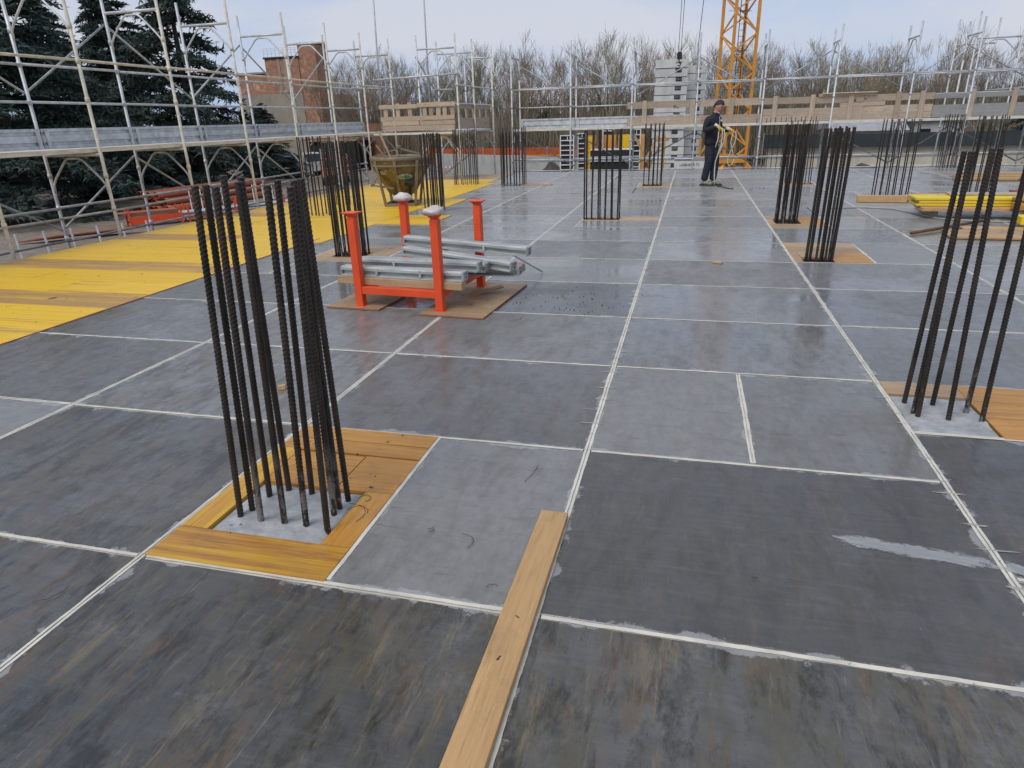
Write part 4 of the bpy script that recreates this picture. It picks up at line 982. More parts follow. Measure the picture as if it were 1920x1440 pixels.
m = MB(); m.tube((0,-.06,.25),(0,.06,.25),.13,10); m.box(-.10,-.05,.05,.12,.05,.36); m.path([(0,0,.05),(0,0,-.06),(.08,0,-.16),(.04,0,-.25),(-.05,0,-.22)],.03,6); m.build('hook_block', M['dark'], hk)
dr = thing('drop_line','thin dark line with a thicker sleeve hanging left of the crane mast','cable',(.02,36,G))
MB().tube((0,0,7.6),(.55,0,17),.016,5).build('cable', M['cable'], dr); MB().tube((0,0,5.6),(0,0,7.62),.035,6).build('sleeve', M['galv_dull'], dr)

# ================================================================== WALL FORMWORK BEHIND THE DECK
def wform(label, x, y, w, z0, z1, n, rz=0):
    t = thing('wall_formwork',label,'formwork panel',(x,y,z0),rz)
    MB().box(0,.03,0,w,.10,z1-z0).build('black_face', M['dark'], t)
    for xx in (0,w-.045): MB().box(xx,-.02,0,xx+.045,.028,z1-z0).build('edge_post', M['white_paint'], t)
    for k in range(n+1):
        z = (z1-z0-.04)*k/n; MB().box(.046,-.015,z,w-.046,.028,z+.04).build('cross_bar', M['white_paint'], t)
    MB().box(w*.5,-.012,z1-z0-.25,w*.5+.03,.027,z1-z0-.05).build('stub', M['white_paint'], t)
wform('white framed black wall formwork panel standing left of the yellow panels', -5.5,30.0,.62,G,.84,19)
wform('narrow white framed black formwork panel right beside the leftmost one', -4.78,30.3,.36,G,.90,19)
wform('white framed black formwork panel farther back between the yellow panels', -4.1,33.5,.55,G,1.15,18)
wform('white framed black formwork panel right of the yellow panels near crossed timbers', -2.55,31.0,.42,G,1.0,18)
for i,(x,w,lab) in enumerate(((-4.72,.46,'leftmost'),(-3.95,.62,'second from the left'),(-3.25,.62,'middle'),(-2.95+.35,.55,'rightmost'))):
    t = thing('yellow_formwork','yellow wall formwork panel behind the scaffold, '+lab+' of four','formwork panel',(x,32.4+.05*i,-1.6),0)
    MB().box(0,0,0,w,.05,2.35).build('face_board', M['crane'] if i % 2 else M['yboard'], t)
    for xx in (.02,w-.08): MB().box(xx,-.08,0,xx+.06,-.001,2.35).build('stud', M['plank_x'], t)
    MB().box(0,-.02,-1.4,w,.05,-.002).build('base_frame', M['dark'], t)
bb = thing('steel_trough','long black steel formwork lying under the yellow panels behind the scaffold','formwork',(-3.9,28.0,G))
MB().box(0,0,0,1.65,.5,3.28).build('body', M['dark'], bb); MB().box(-.02,-.06,2.85,1.7,-.002,2.92).build('pipe', M['galv'], bb); MB().box(-.02,-.06,3.0,1.7,-.002,3.05).build('pipe', M['galv'], bb)
MB().box(0,-.01,3.281,1.65,.5,3.32).build('top_flange', M['white_paint'], bb)
tn = ('lower left','upper left','lower right','upper right')
for i,(a,b) in enumerate((((-2.2,29,-1.0),(-1.3,29,.75)),((-2.25,29.2,.75),(-1.35,29.2,-.9)),((-2.0,29.4,-1.2),(-1.2,29.4,.45)),((-1.5,29.6,.55),(-.9,29.6,.57)))):
    o = MB().bar(a,b,.07,.09).build('timber_strut', M['plank_x']); tag(o,'pale timber strut crossing the others left of the ballast blocks, '+tn[i],'timber')
for i,(x,z0,z1) in enumerate(((-1.12,-2.9,.8),(.35,-2.9,.55),(.62,-2.9,.35))):
    o = MB().bar((x,30+i,z0),(x+.02,30+i,z1),.10,.12).build('timber_post', M['inf_y']); tag(o,('upright orange-brown timber post behind the starter bars by the ballast blocks','upright brown timber post right of the ballast blocks, nearer one','upright brown timber post right of the ballast blocks, farther one')[i],'timber')
for i,(a,b) in enumerate((((.2,31,-.4),(.75,31,.5)),((.2,31.3,-.9),(.7,31.3,-.1)))):
    o = MB().bar(a,b,.06,.08).build('timber_brace', M['plank_x']); tag(o,'slanting pale timber brace behind the worker, '+('upper' if i == 0 else 'lower'),'timber')
# walls, nets, heaps
def wall(label,a,b,z0,z1,th,mat,name='concrete_wall',cat='wall'):
    o = MB(); d = (Vector(b)-Vector(a)); o.bar((a[0],a[1],(z0+z1)/2),(b[0],b[1],(z0+z1)/2),th,z1-z0)
    return tag(o.build(name, M[mat]),label,cat)
wall('long low pale concrete wall beyond the left part of the far deck edge',(-19.5,52),(-6.5,43),G,-.78,.3,'pale_wall')
wall('low cream wall below the dark shade net on the right',(4.6,46.5),(30,43.5),G,-.62,.35,'cream_wall')
wall('sandy retaining bank wall in front of the cream wall on the right',(7.5,36),(24,34.5),G,-.95,.5,'cream_wall')
def fence(label,a,b,z0,z1,mat,posts,bands=()):
    t = thing('mesh_fence',label,'fence',(a[0],a[1],G)); d = Vector((b[0]-a[0],b[1]-a[1],0)); n = 24; m = MB(); nr = Vector((-d.y,d.x,0)).normalized()
    for k in range(n+1):
        p = d*(k/n)+nr*.05*math.sin(k*1.7); sag = .05*math.sin(k*2.3)
        for z in (z0,z1-abs(sag)): m.v += [(p.x,p.y,z-G),(p.x+nr.x*.012,p.y+nr.y*.012,z-G)]
    for k in range(n):
        a0 = k*4; m.f += [(a0,a0+4,a0+6,a0+2),(a0+1,a0+3,a0+7,a0+5),(a0+2,a0+6,a0+7,a0+3),(a0,a0+1,a0+5,a0+4)]
    m.build('net', M[mat], t)
    for k in range(posts+1):
        p = d*(k/posts); MB().tube((p.x,p.y,0),(p.x,p.y,z1-G+.08),.04,6).build('post', M['galv_dull'], t)
    for z,mt in bands: MB().bar((0,0,z-G),(d.x,d.y,z-G),.10,.07).build('band', M[mt], t)
fence('orange plastic safety net fence far behind the deck at left centre',(-24,61),(-6,58.5),-2.1,-.72,'net_orange',9,((-1.4,'crane'),))
fence('dark green shade net fence running along the top of the cream wall',(4.3,46),(31,43),-.60,.22,'net_green',11)
tp = thing('barrier_tape','red and white barrier tape stretched before the orange net fence','barrier tape',(-19.5,50.5,-1.75))
for k in range(22): MB().box(k*.16,0,0,k*.16+.155,.01,.09).build('stripe', M['orange'] if k % 2 else M['white_paint'], tp)
for x in (0,3.5): MB().tube((x,.03,-1.25),(x,.03,.1),.02,6).build('post', M['galv_dull'], tp)
def heap(label,x,y,rx,ry,h,mat,name,seed,cat):
    m = MB(); n, k = 40, 14; rr = Vector((seed,0,0))
    for j in range(k+1):
        f = j/k
        for i in range(n):
            t = 2*math.pi*i/n; v = Vector((math.cos(t),math.sin(t),0))
            e = 1+.25*noise.noise(v*1.3+rr); z = h*(1-f)**1.1*(1+.2*noise.noise(v*f*3+rr))+.12*noise.noise(v*f*9+rr)
            m.v.append((v.x*f*rx*e,v.y*f*ry*e,z-.05 if j < k else -.3))
    for j in range(k):
        for i in range(n): a = j*n; b = a+n; m.f.append((a+i,b+i,b+(i+1) % n,a+(i+1) % n))
    tag(m.build(name, M[mat], None, True, (x,y,G)),label,cat)
M['gravel'] = simple('gravel_heap',(0.36,0.33,0.29),(0.15,0.135,0.12),sc=7,detail=8,rough=.95,bump=1,bd=.08,p=(.42,.58))
M['soil'] = simple('dark_soil',(0.085,0.078,0.068),(0.055,0.05,0.045),sc=2.5,detail=8,rough=.95,bump=.8,bd=.08)
heap('pale gravel heap behind the muddy concrete skip',-19.0,49,5.5,4,1.6,'gravel','gravel_heap',3,'gravel heap')
heap('dark soil heap below the far scaffold left of the white framed formwork',-7.6,38,2.6,2,2.35,'soil','soil_heap',5,'soil heap')
heap('dark olive soil bank behind the deck edge on the right',7.2,33,4.0,2.2,2.4,'soil','soil_bank',8,'soil heap')
o = MB().box(4.0,27,-1.35,6.4,27.6,-.55).build('yellow_trough', M['yellow_paint']); tag(o,'low yellow steel trough seen through the starter bars behind the far scaffold','trough')

# ================================================================== BUILDINGS
br_ = thing('brick_factory','old red brick factory with plastered lower wall, square tower and chimney','building',(-42,70,G))
def bp(name,mat,*q): return MB().box(q[0]+42,q[1]-70,q[2]-G,q[3]+42,q[4]-70,q[5]-G).build(name, M[mat], br_)
bp('plaster_wall','plaster',-48.5,70,G,-40.2,80,4.9); bp('brick_wall','brick',-48.5,70.02,4.902,-44.62,80,6.95); bp('parapet_cap','roof_grey',-48.7,69.85,6.952,-44.62,80.2,7.1)
tw = bp('tower','brick',-44.6,69.4,4.903,-40.62,75,8.25); bp('tower_base','plaster',-44.6,69.42,G,-40.62,70-.002,4.9)
for x in (-43.1,-42.35): MB().box(x+42,-.66,4.95-G,x+42.28,-.602,8.2-G).build('pilaster', M['plaster'], tw)
MB().box(-2.7,-.72,8.252-G,1.46,5.1,8.42-G).build('cornice', M['dark'], tw)
bp('chimney','brick',-40.6,69.5,G,-38.6,72,9.45); bp('chimney_cap','dark',-40.68,69.4,9.452,-38.52,72.1,9.62)
bp('side_wall','brick',-38.58,70.4,G,-31,71,1.6)
rl = MB()
for k in range(9): rl.box(-2.6+k*.47,-.66,8.42-G,-2.57+k*.47,-.63,9.25-G)
for z in (8.75,9.0,9.22): rl.box(-2.6,-.665,z-G,1.3,-.635,z+.025-G)
rl.build('roof_railing', M['galv'], br_)
for x,z in ((-47.6,1.0),(-45.6,.8)): bp('window','glass',x,69.97,z,x+.8,70.01,z+1.1)
def shed(name,label,x0,y0,x1,y1,h,wm,rm,rh=.8,cat='building'):
    t = thing(name,label,cat,((x0+x1)/2,y0,G)); w = (x1-x0)/2; d = y1-y0
    MB().box(-w,0,0,w,d,h).build('wall', M[wm], t)
    m = MB(); m.add([(-w-.3,-.3,h),(w+.3,-.3,h),(w+.3,d/2,h+rh),(-w-.3,d/2,h+rh),(-w-.3,d+.3,h),(w+.3,d+.3,h)],[(0,1,2,3),(3,2,5,4),(1,5,2),(0,3,4),(0,4,5,1)]); m.build('roof', M[rm], t)
    return t, w
t, w = shed('white_shed','long white single-storey building with dark vents behind the left scaffold',-56,79,-42.5,87,2.9,'white_paint','dark',.9)
for k in range(3):
    f = MB().box(-w+8.6+k*3.0-.5,-.03,1.75,-w+10.0+k*3.0-.5,-.001,2.35).build('vent', M['white_paint'], t)
    for j in range(5): MB().box(-w+8.65+k*3-.5+j*.27,-.05,1.8,-w+8.82+k*3-.5+j*.27,-.031,2.3).build('slot', M['dark'], f)
t, w = shed('cream_annex','pale yellow annex with dark roof edge above the white building at left',-52.5,88,-44,94,4.4,'cream_wall','dark',.5)
t, w = shed('garage','cream garage with grey shutter door seen through the starter bars on the right',10.6,58,15.2,66,3.0,'plaster','roof_grey',1.6)
MB().box(-.6,-.05,.1,2.3,-.002,2.5).build('shutter_door', M['roof_grey'], t); MB().box(-.75,-.06,2.52,2.45,-.002,2.65).build('door_frame', M['plank_x'], t); MB().box(-.78,-.07,.1,-.62,-.002,2.51).build('door_post', M['yellow_paint'], t)
t, w = shed('grey_house','small pale house with one dark window low behind the shade net at right',17.5,64,20.5,70,3.5,'pale_wall','dark',.9)
MB().box(-1.1,-.04,2.1,-.3,-.002,2.9).build('window', M['glass'], t); MB().box(-1.4,-1.6,1.6,1.5,-.05,1.72).build('porch_roof', M['roof_grey'], t)
t, w = shed('low_shed','dark low shed with a reddish roof behind the starter bars at left',-38.5,66,-33.5,70,3.0,'dark','brick',.7)
MB().box(-1.6,-.03,.2,.3,-.002,2.3).build('door', M['pale_wall'], t)
t, w = shed('far_shed','grey lean-to shed far right below the barrier planks',27,58,33,63,2.6,'plaster','roof_grey',.8)

# ================================================================== VEHICLES
def wheels(t, pos, r=.36):
    for (x,y) in pos:
        wl = MB().tube((x-.11,y,r),(x+.11,y,r),r,14).build('wheel', M['black'], t); MB().tube((x-.115,y,r),(x+.115,y,r),r*.55,10).build('rim', M['galv_dull'], wl)
vn = thing('orange_van','orange-red van parked behind the starter bars at left, facing the deck','van',(-28.6,52.5,G),rad(24))
pr = [(-2.3,.45),(-2.35,.95),(-1.55,1.12),(-.75,1.95),(2.3,1.98),(2.4,.45)]
bo = MB().prism(pr,-.95,.95).build('body', M['red_paint'], vn); bevel(bo,.08,3)
MB().add([(-.8,-1.50,1.19),(.8,-1.50,1.19),(.72,-.83,1.86),(-.72,-.83,1.86)],[(0,1,2,3)]).build('windscreen', M['glass'], vn, loc=(0,-.035,.02))
MB().box(-.5,-2.40,.62,.5,-2.345,.86).build('grille', M['dark'], vn); MB().box(-.95,-2.42,.40,.95,-2.30,.56).build('bumper', M['dark'], vn)
for x in (-.86,.62): MB().box(x,-2.40,.68,x+.24,-2.33,.86).build('headlight', M['white_paint'], vn)
for sx in (-.956,.952): MB().box(sx,-.6,1.2,sx+.006,.4,1.75).build('side_window', M['glass'], vn)
wheels(vn,((-.86,-1.5),(.86,-1.5),(-.86,1.5),(.86,1.5)))
tk = thing('flatbed_truck','white flatbed truck with a blue tarpaulin load parked behind the left scaffold','truck',(-37.5,61,G),rad(68))
bo = MB().prism([(-2.9,.5),(-2.95,1.3),(-2.65,2.15),(-1.35,2.2),(-1.3,.5)],-.98,.98).build('cab', M['white_paint'], tk); bevel(bo,.06,2)
for sx in (-.99,.985): MB().box(sx,-2.5,1.35,sx+.006,-1.6,1.95).build('side_window', M['glass'], tk)
MB().add([(-.85,-2.93,1.36),(.85,-2.93,1.36),(.8,-2.68,2.05),(-.8,-2.68,2.05)],[(0,1,2,3)]).build('windscreen', M['glass'], tk, loc=(0,-.02,0))
MB().box(-1.05,-1.2,.85,1.05,3.2,1.0).build('flatbed', M['galv_dull'], tk); MB().box(-1.05,-1.2,1.001,-.99,3.2,1.4).build('side_board', M['pale_wall'], tk); MB().box(.99,-1.2,1.001,1.05,3.2,1.4).build('side_board', M['pale_wall'], tk)
lo = MB().box(-.9,-.9,1.001,.9,2.2,1.75).build('tarpaulin_load', M['tarp_blue'], tk); bevel(lo,.15,3)
wheels(tk,((-.9,-2.1),(.9,-2.1),(-.9,1.7),(.9,1.7)),.42)

# ================================================================== PIPES AND RACKS, LOW ON THE LEFT
def pipe_mesh(Ln, r):
    m = MB(); m.lathe([(r*.93,0),(r*1.12,0),(r*1.12,.30),(r,.34),(r,Ln),(r*.93,Ln),(r*.93,0)],14); return m
pr_r = random.Random(4)
pm_ = pipe_mesh(9.5,.2).mesh('drain_pipe', M['pipe'], True)
d = Vector((.9,10.8,0)).normalized(); nrm = Vector((d.y,-d.x,0))
for row in range(3):
    for k in range(6-row):
        p = Vector((-30.6,33.6,G+.22+.02))+nrm*(-.9+k*.44+row*.22)+Vector((0,0,row*.40))+d*pr_r.uniform(-.5,.5)
        o = obj('drain_pipe', pm_, None, p); o.rotation_euler = (rad(-90),0,-math.atan2(d.x,d.y)); tag(o,'long red-brown plastic drain pipe stacked on the ground beyond the left scaffold','pipe','stack of red-brown drain pipes')
def rack(label,x,y,rz,mat,load):
    t = thing('prop_rack',label,'rack',(x,y,G),rz)
    for a in (-1.2,1.2):
        for b in (-.5,.5): MB().box(a-.04,b-.04,0,a+.04,b+.04,.9).build('post', M['orange'], t)
    for b in (-.5,.5): MB().box(-1.159,b-.03,.15,1.159,b+.03,.25).build('rail', M['orange'], t)
    if mat == 'sheet':
        MB().box(-1.155,-.53,.26,1.155,-.5,.52).build('side_sheet', M['orange'], t)
        for k in range(4): MB().box(-1.1-.2*k,-.45,.54+.05*k,1.1,.45,.58+.05*k).build('board', M['plyedge'], t)
    else:
        for k in range(14):
            q = MB().tube((-1.6+pr_r.uniform(-.2,.2),-.4+.13*(k % 7),.32+.16*(k//7)),(1.7,-.4+.13*(k % 7)+.02,.32+.16*(k//7)),.055,7).build('prop', M['galv'], t)
        for k in range(4): MB().tube((-.9+.55*k,-.1,.55),(-.85+.55*k,.1,1.55),.03,5).build('prop_head', M['plank_edge'], t)
rack('orange rack with solid side sheets and brown boards beside the red-brown pipes',-26.6,29.3,rad(52),'sheet',0)
rack('orange rack full of grey steel props beside the pipe stack',-25.0,31.6,rad(52),'props',0)
rack('second orange rack of grey props behind the nearest starter bars at left',-23.6,34.2,rad(55),'props',0)
for i in range(5):
    o = MB().bar((-28.5+.3*i,23.2+.15*i,G+.12+.04*i),(-26.3+.3*i,26.4+.15*i,G+.12+.04*i),.22,.05).build('timber_plank', M['plyedge']); tag(o,'reddish plank of the low plank heap on the dirt at far left','plank','low heap of reddish planks on the dirt')
for i in range(7):
    o = MB().tube((-25.6+.55*i,19.6+.75*i,G),(-25.75+.55*i,19.7+.75*i,G+.95),.045,6).build('steel_prop', M['galv']); tag(o,'short grey steel prop standing in the row on the dirt at far left','steel prop','row of short grey props on the dirt')
# ================================================================== TREES
def bare_tree(seed, H, spread, twig_n):
    R = random.Random(seed); tr, cw = MB(), MB()
    def rv(s): return Vector((R.gauss(0,s),R.gauss(0,s),R.gauss(0,s)))
    def grow(p, d, L_, r, dep):
        n = 3; pts = [p]; rad_ = [r]; q = p; dd = d
        for i in range(n):
            dd = (dd+rv(.10)+Vector((0,0,.06 if dep > 0 else .0))).normalized(); q = q+dd*(L_/n); pts.append(q); rad_.append(r*(1-.42*(i+1)/n))
        (tr if dep == 0 else cw).path(pts, r, 7 if dep == 0 else (5 if dep < 3 else 3), rad_)
        if dep >= 5: return
        kids = R.choice(((4,4,4),(3,4,4),(3,4,4),(3,4,4),(4,4,4))[dep]) if dep else R.choice((4,5,6))
        for k in range(kids):
            f = R.uniform(.45,1.0) if k else 1.0; i = min(n-1,int(f*n)); base = pts[i].lerp(pts[i+1], f*n-i if f < 1 else 1.0)
            a = Vector((R.gauss(0,1),R.gauss(0,1),R.gauss(0,.35))); a = (a-dd*a.dot(dd)).normalized()
            an = R.uniform(.28,.75)*spread if k else R.uniform(.05,.25)
            nd = (dd*math.cos(an)+a*math.sin(an)+Vector((0,0,.14))).normalized()
            grow(base, nd, L_*R.uniform(.55,.8), max(rad_[-1]*R.uniform(.55,.85),.011), dep+1)
    stems = R.choice((1,1,2))
    for sgm in range(stems):
        grow(Vector((R.uniform(-.3,.3)*(stems-1),0,-.2)), Vector((R.gauss(0,.07),R.gauss(0,.07),1)).normalized(), H*.36, H*.0135/(stems**.4), 0)
    return tr, cw
def tree_proto(name, seed, H, spread, tw):
    a, b = bare_tree(seed,H,spread,0)
    return (a.mesh('trunk',M['bark'],True), b.mesh('crown',M[tw]), H)
protos = [tree_proto('t',s_,H_,sp,tw) for s_,H_,sp,tw in ((1,12,.95,'twig'),(2,12,1.1,'twig'),(3,12,.8,'twig2'),(5,12,1.0,'twig'),(8,12,1.2,'twig2'),(13,12,.85,'twig'))]
t_r = random.Random(31)
def place_tree(x, y, h, k, label, grp):
    tr, cw, H = protos[k]
    # real height of the grown mesh
    zt = max(v.co.z for v in cw.vertices) if (k not in ZT) else ZT[k]; ZT[k] = zt
    t = thing('bare_tree',label,'tree',(x,y,G),t_r.uniform(0,6.28),grp); s_ = h/zt; t.scale = (s_*t_r.uniform(.9,1.15),s_*t_r.uniform(.9,1.15),s_)
    obj('trunk',tr,t); obj('crown',cw,t)
ZT = {}
LB = {'twig':'leafless brown tree in the bare woodland row beyond the site','twig2':'leafless tree with greenish budding twigs in the woodland row beyond the site'}
for row,(y0,n,xa,xb) in enumerate(((75,17,-37,40),(83,19,-46,46),(92,18,-52,52))):
    for i in range(n):
        x = xa+(xb-xa)*(i+t_r.uniform(-.35,.35)+.5)/n; y = y0+t_r.uniform(-3,3)
        k = t_r.randrange(6); f = x/y*75
        h = 12.3 if f < -2 else (11.8 if f < 12 else 11.2)
        if f < -26: h = 11.5
        h *= t_r.uniform(.86,1.10)*(1+.05*row)
        tw = ('twig','twig','twig2','twig','twig2','twig')[k]
        place_tree(x,y,h,k,LB[tw],'bare woodland trees with '+('budding' if tw == 'twig2' else 'brown')+' twigs')
for i,(x,y,h) in enumerate(((-36,64,10.5),(-33,67,11.5),(-39,85,14),(-30,69,9.5))): place_tree(x,y,h,i,('bare slender tree before the brick chimney','bare tree just right of the brick chimney','taller bare tree behind the brick chimney','bare young tree at the left end of the woodland row')[i],None)
# undergrowth
u_r = random.Random(12); m = MB()
for i in range(60000):
    x = u_r.uniform(-60,60); y = u_r.uniform(66,92); f = (y-66)/26
    hh = (3.6+2.9*f)*u_r.uniform(.4,1.15)*(1+.4*noise.noise((x*.12,y*.1,0)))
    if -52 < x < -31 and y < 82: continue
    w = u_r.uniform(.02,.06); a = u_r.uniform(0,3.14); lx, ly = u_r.gauss(0,.45), u_r.gauss(0,.35)
    z0 = G+u_r.uniform(-.05,1.2); c, s_ = math.cos(a)*w, math.sin(a)*w
    m.v += [(x-c,y-s_,z0),(x+c,y+s_,z0),(x+lx+c*.4,y+ly+s_*.4,z0+hh),(x+lx-c*.4,y+ly-s_*.4,z0+hh)]; n = len(m.v); m.f.append((n-4,n-3,n-2,n-1))
o = m.build('undergrowth', M['brush']); tag(o,'dense dry brown undergrowth below the bare trees','undergrowth',None,'stuff')
def leaf_clump(m, R, c, r, n, sz):
    for i in range(n):
        v = Vector((R.gauss(0,1),R.gauss(0,1),R.gauss(0,1))); v = v.normalized()*(R.random()**.45)
        p = Vector(c)+Vector((v.x*r[0],v.y*r[1],v.z*r[2])); a = Vector((R.gauss(0,1),R.gauss(0,1),R.gauss(0,.6))).normalized(); b = a.cross(Vector((R.gauss(0,1),R.gauss(0,1),R.gauss(0,1)))).normalized()
        k = sz*R.uniform(.6,1.4); m.v += [tuple(p-a*k),tuple(p+b*k*.6),tuple(p+a*k),tuple(p-b*k*.6)]; q = len(m.v); m.f.append((q-4,q-3,q-2,q-1))
ivp = []
for sd_ in range(3):
    R = random.Random(50+sd_); m = MB()
    for k in range(7): leaf_clump(m,R,(R.uniform(-.4,.4),R.uniform(-.4,.4),.5+k*.55),(.75,.75,.6),150,.10)
    st = MB().path([(0,0,0),(.05,0,1.5),(0,.1,3.2)],.08,6,[.1,.08,.04]).mesh('stem',M['bark']); ivp.append((m.mesh('foliage',M['ivy']),st))
for i,(x,y,sx,sz) in enumerate(((-15.5,72,.8,1.2),(-14.6,73,.7,1.3),(-11,71,1.1,.75),(-7.5,72,1.3,.7),(-4.0,73,1.5,.7),(1.5,71,1.5,.8),(6.6,72,1.1,1.15),(9,70,1.4,.7),(13,73,1.2,.8),(-21,72,1.2,.7),(-26,71,1.1,.7),(18,72,1.5,.75),(-6.0,74,.8,1.1))):
    t = thing('ivy_bush','dark ivy-covered bush among the bare woodland trees','bush',(x,y,G),u_r.uniform(0,6),'dark ivy bushes in the woodland edge'); t.scale = (sx,sx,sz); f, st = ivp[i % 3]; obj('foliage',f,t); obj('stem',st,t)

# cedars: tiers of drooping sprays
def cedar(seed, H, Rmax, zlow, dens=1.0):
    R = random.Random(seed); tr, cw = MB(), MB()
    tr.path([(0,0,-.3),(.05,0,H*.35),(0,.05,H*.7),(0,0,H*.985)],.3,9,[H*.018,H*.014,H*.008,.03])
    z = zlow
    while z < H*.99:
        f = (z-zlow)/(H-zlow); Lb = Rmax*((1-f)**.8)*R.uniform(.82,1.12)+.3
        for k in range(R.choice((4,5,5,6))):
            a = R.uniform(0,6.28); L_ = Lb*R.uniform(.6,1.15); dirv = Vector((math.cos(a),math.sin(a),0)); zz = z+R.uniform(-.3,.3)
            pts = []; ns = 6
            for i in range(ns+1):
                g = i/ns; pts.append(Vector((0,0,zz))+dirv*(L_*g)+Vector((0,0,L_*(.16*g-.34*g*g)))+Vector((R.gauss(0,.05),R.gauss(0,.05),0)))
            cw_r = max(.015,.05*L_/5); cw.path(pts,cw_r,4,[cw_r*(1-.8*i/ns) for i in range(ns+1)])
            side = Vector((-dirv.y,dirv.x,0)); nt_ = int(L_*4.2*dens)+3
            for j in range(nt_):
                g = .12+.88*j/nt_; i = min(ns-1,int(g*ns)); p = pts[i].lerp(pts[i+1],g*ns-i)
                for sgn in (-1,1):
                    tl = (.30+.75*(1-abs(g-.5)))*R.uniform(.6,1.2)*min(1.0,L_/2.5)
                    td = (side*sgn*R.uniform(.6,1)+dirv*R.uniform(.35,.9)+Vector((0,0,R.uniform(-.45,.10)))).normalized()
                    e = p+td*tl
                    for q in range(6):
                        b = p.lerp(e,q/6+R.uniform(0,.15)); nd = (td*.8+Vector((R.gauss(0,.5),R.gauss(0,.5),R.gauss(-.1,.4)))).normalized(); nl = R.uniform(.18,.42); w = nd.cross(Vector((R.gauss(0,1),R.gauss(0,1),R.gauss(0,1)))).normalized()*R.uniform(.04,.075)
                        t2 = b+nd*nl; cw.v += [tuple(b-w),tuple(b+w),tuple(t2)]; n = len(cw.v); cw.f.append((n-3,n-2,n-1))
        z += R.uniform(.42,.72)*(1-.35*f)
    return tr.mesh('trunk',M['cedar_bark'],True), cw.mesh('crown',M['cedar'])
ced = [cedar(3,13.5,5.4,.7,1.5), cedar(9,13.5,4.8,.8,1.5)]
for (x,y,h,w,k,lab) in ((-36.5,31,17,1.08,0,'large dark cedar at the far left behind the scaffold, nearest of the cedars'),(-43.5,46.5,14.2,.95,1,'dark cedar with a slender pointed top between two bigger cedars'),
                        (-37.6,47.5,19,.88,1,'tall dark cedar left of the brick factory with wide drooping branches'),(-47,52,15,1.3,0,'dark cedar filling the gap behind the two tallest cedars'),(-46,33,18,1.15,1,'dark cedar at the left edge behind the nearest one'),(-41,40,10,1.25,0,'lower dark cedar right of the nearest one, behind the pipe stack'),
                        (-40.5,60,6.5,1.0,0,'low dark cedar before the white building'),(-38.6,58.5,6.6,1.35,0,'young dark cedar covering the foot of the brick factory'),(-51,48.5,15.5,1.1,0,'dark cedar seen between the nearest cedar and the pointed one'),(-57,43,14,1.2,1,'dark cedar at the far left edge, farthest back'),(19.5,46,8.6,.9,0,'dark conifer at the far right edge behind the scaffold'),(26,50,10,1,1,'dark conifer farther right beyond the scaffold corner')):
    t = thing('cedar_tree',lab,'tree',(x,y,G),u_r.uniform(0,6)); s_ = h/13.5; t.scale = (s_*w,s_*w,s_); obj('trunk',ced[k][0],t); obj('crown',ced[k][1],t)
# ================================================================== WORKER
M['skin'] = simple('skin',(0.52,0.27,0.19),(0.44,0.20,0.14),sc=14,rough=.5)
M['navy'] = simple('navy_jacket',(0.007,0.008,0.013),(0.012,0.014,0.021),sc=9,rough=.8,bump=.6,bd=.02)
M['jeans'] = simple('dark_work_trousers',(0.010,0.013,0.022),(0.020,0.025,0.040),sc=7,detail=6,rough=.85,bump=.6,bd=.02)
M['hair'] = simple('black_hair',(0.010,0.008,0.007),(0.02,0.016,0.014),sc=40,rough=.6,bump=.8,bd=.01)
M['glove_y'] = simple('yellow_glove',(0.72,0.48,0.02),(0.60,0.40,0.03),sc=20,rough=.6)
M['glove_w'] = simple('pale_cuff',(0.62,0.58,0.50),rough=.7)
M['shoe'] = simple('grey_green_shoe',(0.26,0.30,0.20),(0.14,0.16,0.12),sc=16,rough=.7)
M['lip'] = simple('lips',(0.36,0.13,0.10),rough=.5)
def skin(name, V, E, R, mat, parent, lev=2):
    me = bpy.data.meshes.new(name); me.from_pydata([tuple(v) for v in V],E,[]); me.materials.append(M[mat]); o = obj(name,me,parent)
    sm = o.modifiers.new('skin','SKIN'); sm.use_smooth_shade = True; sm.branch_smoothing = .6
    if not me.skin_vertices: me.attributes  # layer comes with the modifier
    for i,r in enumerate(R):
        me.skin_vertices[0].data[i].radius = (r,r) if not isinstance(r,tuple) else r
        me.skin_vertices[0].data[i].use_root = (i == 0)
    ss = o.modifiers.new('sub','SUBSURF'); ss.levels = lev; ss.render_levels = lev; return o
FW = Vector((.86,-.50,0)); RT = Vector((-.50,-.86,0)); UP = Vector((0,0,1))
wk = thing('person','worker in navy jacket and yellow gloves looking down at a rope','person',(.43,16.3,.004))
def B(r,f,u): return RT*r+FW*f+UP*u
hipR, hipL = B(.085,0,.93), B(-.085,.01,.93)
knR, knL = B(.11,.03,.50), B(-.07,.10,.50); anR, anL = B(.10,-.06,.09), B(-.06,.07,.09)
shR, shL = B(.195,.0,1.40), B(-.195,.02,1.40)
elR, elL = B(.285,-.03,1.16), B(-.25,.05,1.14)
wrR, wrL = Vector((.10,-.33,1.245)), Vector((.36,-.02,1.175))
neck, hb, hd = B(0,.045,1.49), B(0,.085,1.55), B(0,.115,1.635)
pel, sp, ch = B(0,0,.98), B(0,-.01,1.15), B(0,.0,1.34)
V = [pel,sp,ch,neck,hb,hd,shR,elR,wrR,shL,elL,wrL,hipR,knR,anR,hipL,knL,anL,wrR+Vector((.06,-.01,-.02)),wrL+Vector((.06,-.03,-.01)),anR+FW*.12-UP*.04,anL+FW*.12-UP*.04]
